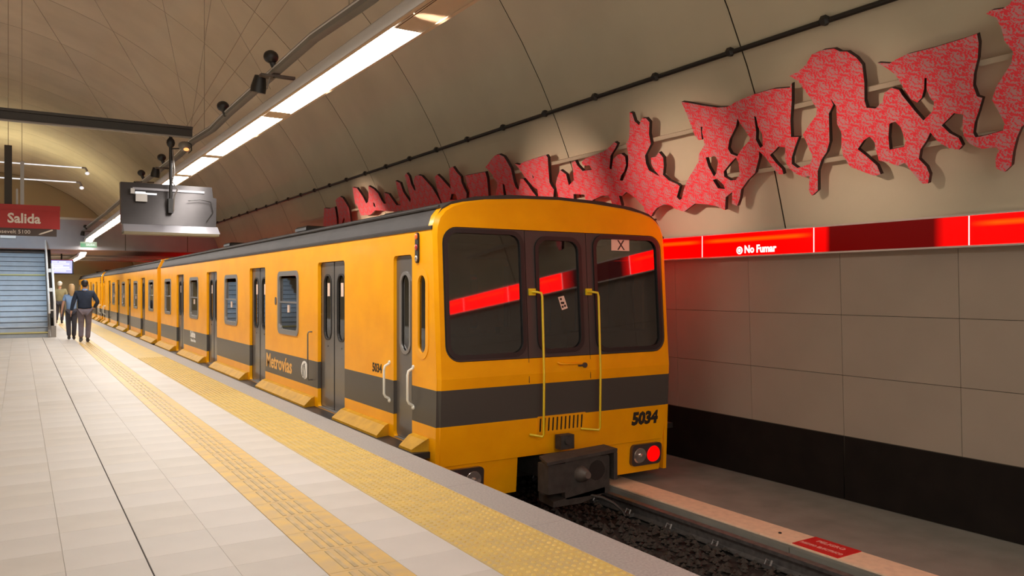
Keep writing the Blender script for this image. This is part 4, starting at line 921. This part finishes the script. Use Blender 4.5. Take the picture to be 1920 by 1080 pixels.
# ================================================================ MURAL
MUR = json.loads('''[[[[19.035,66.27],[18.704,66.56],[18.299,66.52],[18.357,67.15],[18.471,68.3],[18.661,69.66],[19.642,69.22]],[]],[[[18.086,65.63],[17.926,65.32],[17.708,65.23],[17.582,65.49],[17.513,66.35],[17.465,67.08],[17.498,67.64],[17.624,68.84],[17.705,69.62],[18.038,69.46],[17.97,68.37],[18.101,68.72],[18.316,69.45],[18.461,69.39],[18.219,67.47],[18.167,66.66]],[]],[[[16.757,64.47],[16.534,64.75],[16.421,66.04],[16.374,67.12],[16.225,66.94],[15.997,65.68],[15.889,64.9],[15.693,65.47],[15.563,66.2],[15.524,67.28],[15.469,67.73],[15.379,67.79],[15.262,66.31],[15.062,66.65],[14.978,67.52],[14.894,68.29],[14.707,68.4],[14.643,67.24],[14.518,65.23],[14.348,65.66],[14.371,66.83],[14.315,67.46],[14.232,68.3],[14.17,67.95],[14.082,66.26],[14.031,64.93],[13.911,64.7],[13.861,65.17],[13.904,66.2],[13.87,66.94],[13.82,67.07],[13.765,65.92],[13.623,65.37],[13.484,65.31],[13.355,65.54],[13.257,66.22],[13.127,67.15],[13.06,68.11],[13.006,68.97],[13.041,70.13],[13.288,70.45],[15.246,68.95],[16.044,68.35],[16.365,68.82],[16.956,68.62],[16.91,67.85],[16.918,67.17],[16.994,66.79],[16.872,65.51]],[[[16.001,67.19],[15.934,67.44],[15.957,67.97],[16.035,67.76]]]],[[[12.884,66.06],[12.753,65.85],[12.666,66.33],[12.559,67.12],[12.455,67.82],[12.432,67.37],[12.332,66.3],[12.253,65.55],[12.102,65.48],[12.039,66.22],[11.964,66.76],[12.008,67.36],[11.992,68.02],[11.962,68.67],[12.08,69.72],[12.949,69.82],[12.964,69.0],[12.976,68.17],[12.952,67.46]],[[[12.495,68.39],[12.348,68.49],[12.369,69.17],[12.616,69.01]]]],[[[11.816,66.76],[11.499,66.83],[11.139,66.9],[11.153,67.57],[11.234,68.72],[11.337,70.17],[11.987,69.77],[11.886,68.89],[11.813,68.54],[11.839,67.97],[11.84,67.41]],[]],[[[11.087,66.42],[10.977,66.21],[10.792,65.72],[10.663,65.51],[10.56,65.54],[10.453,65.89],[10.414,66.5],[10.379,67.18],[10.399,67.81],[10.42,68.58],[10.415,69.09],[10.366,69.44],[10.213,68.39],[10.14,68.44],[10.065,69.13],[10.006,69.8],[9.938,70.37],[9.891,70.37],[9.857,69.7],[9.923,69.48],[10.006,68.9],[10.086,68.28],[10.126,67.75],[10.171,67.29],[10.233,66.81],[10.11,67.06],[10.035,66.89],[9.764,66.82],[9.378,66.75],[9.357,67.0],[9.426,68.0],[9.505,69.28],[9.485,69.7],[9.448,70.02],[9.566,71.25],[11.156,70.28],[11.092,69.57],[10.928,68.64],[10.898,68.22],[10.945,67.81],[10.957,67.28],[11.035,66.76]],[[[10.745,68.44],[10.706,68.66],[10.757,69.98],[10.834,69.96],[10.802,69.25]],[[9.873,68.24],[9.855,68.5],[9.887,68.61]]]],[[[9.368,69.57],[9.284,68.98],[9.162,68.37],[9.059,68.88],[9.066,69.43],[9.069,69.89],[8.926,69.53],[8.885,68.74],[8.846,67.96],[8.769,67.85],[8.749,68.32],[8.672,68.88],[8.624,68.89],[8.474,68.93],[8.489,68.54],[8.623,68.43],[8.645,68.14],[8.547,67.87],[8.433,67.8],[8.127,67.66],[7.984,67.38],[7.863,67.08],[7.823,67.29],[7.879,67.57],[8.018,68.11],[8.11,69.13],[8.077,69.25],[7.993,68.47],[7.881,68.15],[7.802,68.15],[7.75,68.45],[7.774,69.09],[7.847,69.61],[7.923,69.89],[7.974,70.27],[7.925,70.35],[7.841,69.95],[7.748,69.28],[7.678,68.35],[7.658,67.46],[7.573,67.06],[7.476,65.87],[7.42,65.13],[7.384,65.25],[7.386,65.89],[7.333,66.28],[7.246,65.82],[7.181,65.9],[7.145,66.26],[7.214,67.13],[7.231,67.9],[7.39,68.7],[7.411,69.33],[7.392,69.91],[7.232,70.52],[7.29,70.0],[7.322,69.49],[7.298,68.95],[7.21,68.95],[7.139,68.66],[7.091,69.14],[7.123,69.82],[7.173,70.45],[7.1,70.94],[6.97,71.35],[6.942,71.53],[7.032,72.32],[6.997,72.57],[6.952,72.48],[6.902,71.91],[6.801,71.19],[6.633,70.34],[6.55,69.92],[6.525,69.46],[6.4,68.82],[6.389,68.26],[6.387,67.88],[6.357,67.53],[6.384,67.5],[6.401,67.96],[6.417,68.42],[6.467,68.41],[6.505,68.03],[6.514,67.35],[6.53,66.47],[6.553,65.43],[6.439,65.67],[6.269,66.08],[6.067,66.49],[5.946,66.6],[5.869,66.52],[5.811,66.41],[5.578,66.24],[5.316,66.22],[5.124,66.41],[5.089,66.17],[5.143,67.26],[5.213,68.42],[5.252,69.48],[5.164,69.57],[5.236,70.17],[5.3,70.79],[5.317,71.2],[5.259,71.53],[5.173,71.45],[5.101,71.39],[5.058,70.95],[5.11,69.46],[5.021,68.98],[4.913,68.45],[4.89,68.1],[4.929,67.3],[4.972,66.77],[5.01,66.16],[5.091,65.7],[4.981,65.59],[4.884,65.32],[4.793,64.83],[4.676,64.75],[4.556,64.86],[4.507,65.12],[4.437,65.24],[4.369,65.7],[4.331,66.19],[4.352,67.21],[4.391,68.2],[4.386,68.65],[4.304,68.8],[4.222,68.51],[4.19,68.04],[4.113,67.85],[4.052,68.06],[4.037,68.36],[3.959,69.33],[3.898,69.99],[3.806,69.6],[3.777,69.13],[3.805,68.76],[3.817,68.32],[3.795,67.76],[3.813,67.73],[3.836,68.29],[3.872,68.75],[3.919,68.95],[3.966,68.71],[4.019,67.86],[4.051,67.21],[4.106,66.78],[4.188,66.3],[4.081,66.51],[4.02,66.39],[3.918,66.26],[3.68,66.28],[3.43,66.22],[3.332,66.16],[3.334,66.63],[3.365,67.36],[3.417,68.08],[3.442,68.68],[3.428,69.26],[3.39,69.4],[3.439,70.06],[3.483,70.58],[3.51,71.12],[3.498,71.36],[3.453,71.36],[3.386,71.32],[3.28,71.23],[3.259,70.89],[3.291,70.15],[3.321,69.59],[3.271,68.97],[3.209,68.54],[3.132,67.98],[3.104,67.44],[3.148,66.86],[3.152,66.19],[3.172,65.65],[3.235,65.32],[3.195,65.23],[3.112,65.31],[3.061,65.2],[3.015,64.89],[2.925,64.59],[2.832,64.86],[2.854,66.41],[2.934,68.54],[3.0,70.27],[3.061,70.86],[3.142,71.2],[3.192,71.75],[3.232,72.4],[3.26,73.08],[3.318,73.38],[3.377,73.15],[3.372,72.62],[3.336,72.21],[3.351,72.04],[3.469,72.01],[3.555,71.64],[3.59,71.14],[3.582,70.61],[3.562,70.07],[3.633,69.9],[3.692,70.17],[3.752,70.43],[3.7,70.91],[3.633,71.24],[3.613,71.68],[3.65,71.89],[3.723,71.73],[3.804,71.31],[3.859,70.7],[3.906,71.12],[3.974,71.57],[4.002,72.07],[3.947,72.56],[3.931,73.01],[3.958,73.52],[4.013,73.48],[4.068,72.9],[4.133,72.18],[4.209,72.29],[4.289,72.0],[4.374,71.83],[4.384,71.17],[4.383,70.69],[4.419,70.34],[4.484,70.5],[4.562,70.96],[4.499,71.38],[4.403,72.1],[4.383,72.65],[4.451,72.69],[4.561,72.32],[4.674,71.95],[4.726,71.17],[4.719,70.53],[4.692,69.82],[4.717,69.24],[4.682,68.18],[4.722,67.63],[4.709,68.06],[4.776,68.52],[4.837,70.22],[4.893,70.82],[4.966,71.23],[5.035,71.93],[5.078,73.15],[5.157,73.44],[5.18,73.08],[5.138,72.14],[5.201,72.19],[5.312,71.8],[5.368,71.36],[5.384,70.85],[5.351,70.08],[5.364,70.04],[5.431,69.93],[5.491,70.18],[5.557,70.38],[5.507,70.95],[5.446,71.44],[5.444,71.79],[5.507,71.74],[5.553,71.26],[5.621,70.49],[5.683,69.99],[5.702,70.42],[5.798,71.41],[5.922,71.86],[6.036,72.42],[6.08,73.04],[6.139,73.56],[6.204,73.34],[6.169,72.51],[6.277,72.82],[6.325,73.74],[6.437,73.39],[6.586,73.16],[6.764,73.0],[6.956,73.49],[6.959,73.52],[7.097,73.23],[7.182,72.86],[7.282,72.76],[7.416,72.97],[7.507,73.32],[7.558,73.62],[7.631,73.59],[7.658,72.66],[7.756,72.02],[7.845,71.55],[7.91,71.33],[8.015,71.6],[8.071,71.52],[8.068,72.34],[8.129,73.08],[8.269,73.0],[8.251,71.97],[8.278,71.39],[8.419,71.29],[8.631,71.55],[8.76,72.92],[8.892,72.85],[8.792,71.63],[8.782,70.96],[9.021,70.75],[9.082,71.83],[9.163,72.71],[9.446,72.57],[9.39,70.7]],[[[5.851,67.53],[5.901,68.06],[6.031,68.82],[6.084,69.42],[6.063,69.81],[5.984,70.07],[5.912,69.68],[5.794,69.25],[5.754,69.05],[5.795,68.4],[5.837,67.86]],[[5.631,67.62],[5.61,67.73],[5.619,68.38],[5.589,68.9],[5.618,69.7],[5.657,69.8],[5.687,69.19],[5.658,68.69]],[[6.431,69.74],[6.287,69.78],[6.269,70.18],[6.331,70.98],[6.378,71.22],[6.426,70.42]],[[6.006,70.14],[5.988,70.52],[6.007,71.33],[6.078,71.69],[6.152,71.68],[6.23,71.34],[6.222,70.97],[6.093,70.43]],[[6.408,71.44],[6.338,71.4],[6.266,71.93],[6.26,72.22],[6.36,72.1]],[[4.206,69.82],[4.15,69.75],[4.112,70.11],[4.088,70.93],[4.113,71.26],[4.252,71.29],[4.241,70.59]]]]]''')
mu = thing('wall_mural', (6.6, 9, 2.6), 'jagged red printed cut-out mural of leaping shapes on the vault wall', 'mural')
RM = 9.0
for outer, holes in MUR:
    # 2-D working plane: (Y, arc length); panel is bent to the vault
    f2 = lambda p: (p[0], math.radians(p[1]) * RM)
    o = [f2(p) for p in outer]; hs = [[f2(p) for p in h] for h in holes]
    mf = lambda p, d: vpt(p[0], math.degrees(p[1] / RM), RM - .03 + d)
    b = MB().plate(o, hs, mf, .05, 0, 1)
    cnt = 0
    for i, f in enumerate(b.f):
        if b.m[i] == 0: b.uv[i] = [(b.v[k][1], math.atan2(b.v[k][0] - XC, b.v[k][2] - ZC) * RM) for k in f]
        else: b.uv[i] = [(0, 0)] * len(f)
    obj('mural_panel', b, ['mural', 'mside'], mu, recalc=True)
for th in (67.55, 71.25):
    c0, c1 = vpt(0, th, 9.03), vpt(0, th + .28, 9.03); d0, d1 = vpt(0, th, 9.08), vpt(0, th + .28, 9.08)
    obj('mounting_rail', MB().hexa([(p[0], 1.2, p[2]) for p in (c0, c1, d1, d0)], [(p[0], 21.5, p[2]) for p in (c0, c1, d1, d0)]), 'mrail', mu, recalc=True)
    for k in range(14):
        yy = 1.8 + 1.45 * k; a, b = vpt(yy, th + .14, 9.06), vpt(yy, th + .14, 9.16)
        obj('stand_off', MB().cyl(a, b, .015, 6), 'mrail', mu)
# cable along the vault
cb = thing('wall_cable', vpt(10, 63.3, 9.12), 'black cable clipped along the vault above the mural', 'cable')
obj('cable_run', MB().tube([vpt(Y0, 63.3, 9.12), vpt(60, 63.3, 9.12)], .028, 8), 'black', cb, smooth=60)
for k in range(50):
    yy = 1.0 + 1.145 * k + .23
    obj('cable_clip', MB().tube([vpt(yy - .04, 63.3, 9.12), vpt(yy - .02, 63.25, 9.11), vpt(yy + .02, 63.25, 9.11), vpt(yy + .04, 63.3, 9.12)], [.03, .05, .05, .03], 6), 'black', cb)

# danger plate on the ledge
dg_ = thing('danger_sign', (5.71, 4.2, -.61), 'red plate reading PELIGRO RIESGO ELECTRICO on the cream ledge edge', 'sign')
obj('plate', MB().box(5.56, 5.87, 3.98, 4.42, -.612, -.606), 'signred2', dg_)
obj('lettering', text_mb('PELIGRO', .072, lambda p, d: (5.755 + p[1], 4.20 - p[0], -.603 - d), .002, .001, .95, 'CENTER'), 'signpk', dg_)
obj('lettering', text_mb('RIESGO ELECTRICO', .058, lambda p, d: (5.63 + p[1], 4.20 - p[0], -.603 - d), .002, .001, .78, 'CENTER'), 'signpk', dg_)

# ================================================================ PEOPLE (seen from behind, walking away)
def skin_obj(name, chains, m, parent, org, sub=2, extra=None, smooth=True):
    me = bpy.data.meshes.new(name); bm = bmesh.new(); ly = bm.verts.layers.skin.verify(); cache_ = {}
    first = True
    for ch in chains:
        prev = None
        for (p, r) in ch:
            key = tuple(round(c, 4) for c in p)
            if key not in cache_:
                v = bm.verts.new(p); rr = r if isinstance(r, tuple) else (r, r); v[ly].radius = rr
                if first: v[ly].use_root = True; first = False
                cache_[key] = v
            v = cache_[key]
            if prev is not None and prev is not v and not bm.edges.get((prev, v)): bm.edges.new((prev, v))
            prev = v
    bm.to_mesh(me); bm.free()
    o = bpy.data.objects.new('tmp', me); COL.objects.link(o)
    mo_ = o.modifiers.new('s', 'SKIN'); mo_.use_smooth_shade = True
    sb = o.modifiers.new('u', 'SUBSURF'); sb.levels = sb.render_levels = sub
    me2 = bpy.data.meshes.new_from_object(o.evaluated_get(bpy.context.evaluated_depsgraph_get()))
    bpy.data.objects.remove(o)
    b = MB(); b.add([v.co[:] for v in me2.vertices], [tuple(p.vertices) for p in me2.polygons]); bpy.data.meshes.remove(me2)
    if extra: extra(b)
    b.v = [tuple(Vector(v) + Vector(org)) for v in b.v]
    return obj(name, b, m, parent, smooth=70)
def person(label, x, y, H, J, kit, build=1.0):
    R = thing('person', (x, y, 0), label, 'person')
    s = H / 1.75; q = lambda p: (p[0] * s, p[1] * s, p[2] * s)
    def ch(*pts): return [(q(p), tuple(c * s for c in r) if isinstance(r, tuple) else r * s) for p, r in pts]
    w = build
    P = dict(pel=(0, 0, .95), wa=(0, .0, 1.08), ch_=(0, .01, 1.30), nk=(0, .01, 1.46), nk2=(0, .02, 1.54), hd=(0, .025, 1.64), hd2=(0, .02, 1.69))
    legs = J['legs']; arms = J['arms']
    def fingers(b):
        for a in arms:
            wr, hn = Vector(q(a[2])), Vector(q(a[3])); dr = (hn - wr).normalized(); sd = Vector((0, 1, 0)) if abs(dr.y) < .8 else Vector((1, 0, 0))
            for k, ln in enumerate((.072, .082, .078, .062)):
                st_ = hn + sd * (k - 1.5) * .019 * s; b.tube([st_ - dr * .03 * s, st_ + dr * ln * .5 * s, st_ + dr * ln * s + Vector((0, .012, 0)) * s], [.010 * s, .009 * s, .007 * s], 6)
            tb_ = wr + dr * .03 * s + sd * .03 * s; b.tube([tb_, tb_ + dr * .035 * s + sd * .018 * s, tb_ + dr * .065 * s + sd * .015 * s], [.012 * s, .010 * s, .008 * s], 6)
        # face (turned away), ears
        for sx in (-1, 1):
            b.ball(q((sx * .083, .02, 1.64)), (.012 * s, .022 * s, .032 * s), n=8, m=5)
            b.ball(q((sx * .032, .105, 1.655)), (.012 * s, .008 * s, .008 * s), n=6, m=4)
        b.tube([q((0, .108, 1.66)), q((0, .130, 1.625)), q((0, .108, 1.612))], [.008 * s, .014 * s, .010 * s], 6)
        b.tube([q((-.025, .100, 1.585)), q((0, .112, 1.583)), q((.025, .100, 1.585))], .006 * s, 5)
    chains = [ch((P['pel'], (.13 * w, .10)), (P['wa'], (.12 * w, .09)), (P['ch_'], (.13 * w, .10)), (P['nk'], (.06, .055)), (P['nk2'], (.05, .055)), (P['hd'], (.078, .092)), (P['hd2'], (.074, .086)))]
    for a in arms: chains.append(ch((P['ch_'], (.13 * w, .10)), (a[0], .052), (a[1], .040), (a[2], .026), (a[3], (.034, .018))))
    for l in legs: chains.append(ch((P['pel'], (.13 * w, .10)), (l[0], .078), (l[1], .052), (l[2], .036)))
    body = skin_obj('body', chains, 'skin', R, (x, y, 0), 2, fingers)
    # trousers
    tc = []
    for l in legs:
        l0, l1, l2 = [Vector(p) for p in l[:3]]
        tc.append(ch((P['pel'], (.165 * w, .125)), (tuple(l0), .110 * w), (tuple((l0 + l1) / 2), .095), (tuple(l1), .078), (tuple((l1 + l2) / 2), .072), (tuple(l1 + (l2 - l1) * .96), .066)))
    skin_obj('trousers', tc, kit['trousers'], R, (x, y, 0))
    # jacket or top
    jc = [ch(((0, 0, kit.get('hem', .90)), (.172 * w, .130)), ((0, 0, 1.0), (.172 * w, .135)), ((0, .0, 1.12), (.170 * w, .130)), ((0, .01, 1.30), (.175 * w, .125)), ((0, .01, 1.42), (.10, .085)), ((0, .015, 1.475), (.066, .066)))]
    for a in arms:
        a0, a1, a2 = [Vector(p) for p in a[:3]]
        if kit.get('short'): jc.append(ch(((0, .01, 1.30), (.175 * w, .125)), (tuple(a0), .068), (tuple(a0 + (a1 - a0) * .6), .060)))
        else: jc.append(ch(((0, .01, 1.30), (.175 * w, .125)), (tuple(a0), .080 * w), (tuple((a0 + a1) / 2), .068), (tuple(a1), .060), (tuple(a1 + (a2 - a1) * .92), .045)))
    skin_obj('top' if kit.get('short') else 'jacket', jc, kit['top'], R, (x, y, 0))
    if kit.get('collar'): obj('collar', MB().tube([tuple(Vector(q((0, .012, 1.455))) + Vector((x, y, 0))), tuple(Vector(q((0, .018, 1.50))) + Vector((x, y, 0)))], [.083 * s, .070 * s], 14), kit['collar'], R, smooth=50)
    hb_ = MB()
    hb_.ball(q((0, .002, 1.672)), (.092 * s, .105 * s, .094 * s), n=14, m=9)
    if kit.get('long'): hb_.tube([q((0, -.02, 1.70)), q((0, -.065, 1.60)), q((.0, -.075, 1.48)), q((0, -.07, 1.38))], [.08 * s, .085 * s, .075 * s, .035 * s], 12)
    else: hb_.ball(q((0, -.03, 1.625)), (.076 * s, .070 * s, .075 * s), n=12, m=7)
    hb_.v = [(a + x, b + y, c) for a, b, c in hb_.v]
    obj('hair', hb_, kit['hair'], R, smooth=60)
    for l in legs:
        an, toe = Vector(q(l[2])) + Vector((x, y, 0)), Vector(q(l[3])) + Vector((x, y, 0))
        hl = an + Vector((0, -.035 * s, -.035 * s)); 
        obj('shoe', MB().tube([hl + Vector((0, -.02, 0)), (hl + toe) / 2 + Vector((0, 0, .012)), toe], [.045 * s, .046 * s, .030 * s], 10).tube([an + Vector((0, 0, .03)), an + Vector((0, 0, -.03))], [.042 * s, .045 * s], 10), kit['shoe'], R, smooth=60)
    return R
# legs: hip, knee, ankle, toe ; arms: shoulder, elbow, wrist, hand
person('person in a navy jacket and grey trousers walking away along the tactile strip', 1.60, 25.8, 1.79,
       dict(legs=[((-.09, 0, .88), (-.085, .05, .49), (-.10, -.14, .125), (-.11, -.05, .035)), ((.09, 0, .88), (.10, .10, .49), (.075, .06, .085), (.11, .19, .035))],
            arms=[((-.205, .01, 1.385), (-.285, -.02, 1.12), (-.33, .03, .87), (-.335, .05, .80)), ((.205, .01, 1.385), (.325, -.05, 1.13), (.24, .12, .96), (.19, .17, .93))]),
       dict(top='navy', trousers='trgrey', hair='hairb', shoe='shoe', collar='collar', hem=.93), 1.12)
person('person with long fair hair and a light blue top, half hidden behind the navy jacket', 1.34, 27.3, 1.68,
       dict(legs=[((-.08, 0, .88), (-.08, .06, .49), (-.07, -.05, .10), (-.07, .06, .035)), ((.08, 0, .88), (.08, .02, .49), (.07, .08, .085), (.08, .2, .035))],
            arms=[((-.17, .01, 1.37), (-.235, .0, 1.10), (-.27, .03, .87), (-.275, .05, .80)), ((.17, .01, 1.37), (.22, -.03, 1.10), (.22, .06, .87), (.22, .09, .80))]),
       dict(top='collar', trousers='trdark', hair='hairy', shoe='shoe', short=True, long=True, hem=.93), .9)
person('person with white hair in a beige olive jacket beyond the stair foot', 1.52, 40.2, 1.86,
       dict(legs=[((-.09, 0, .88), (-.10, .06, .49), (-.13, -.04, .10), (-.13, .07, .035)), ((.09, 0, .88), (.09, .02, .49), (.08, .08, .085), (.09, .2, .035))],
            arms=[((-.20, .01, 1.38), (-.27, .0, 1.11), (-.28, .03, .87), (-.28, .05, .80)), ((.20, .01, 1.38), (.27, -.03, 1.11), (.30, .06, .88), (.30, .09, .81))]),
       dict(top='olive', trousers='trdark', hair='hairw', shoe='shoe', hem=.86), 1.05)
# unseen warm area light added beyond the bridge to light the vault
l = bpy.data.lights.new('vault_fill_light', 'AREA'); l.shape = 'RECTANGLE'; l.size = 7; l.size_y = 4; l.energy = 150; l.color = (1.0, .86, .50)
o = bpy.data.objects.new('vault_fill_light', l); COL.objects.link(o); o.location = (-2, 45, 4.6); o.rotation_euler = (math.radians(180), 0, 0)
spot('stair_fill_spot', (-.9, 26.5, 4.4), (-.9, 32.0, 1.6), 450, 70, (.55, .78, 1.0), .8, .3)  # unseen cool spot added above the stair to brighten its steps
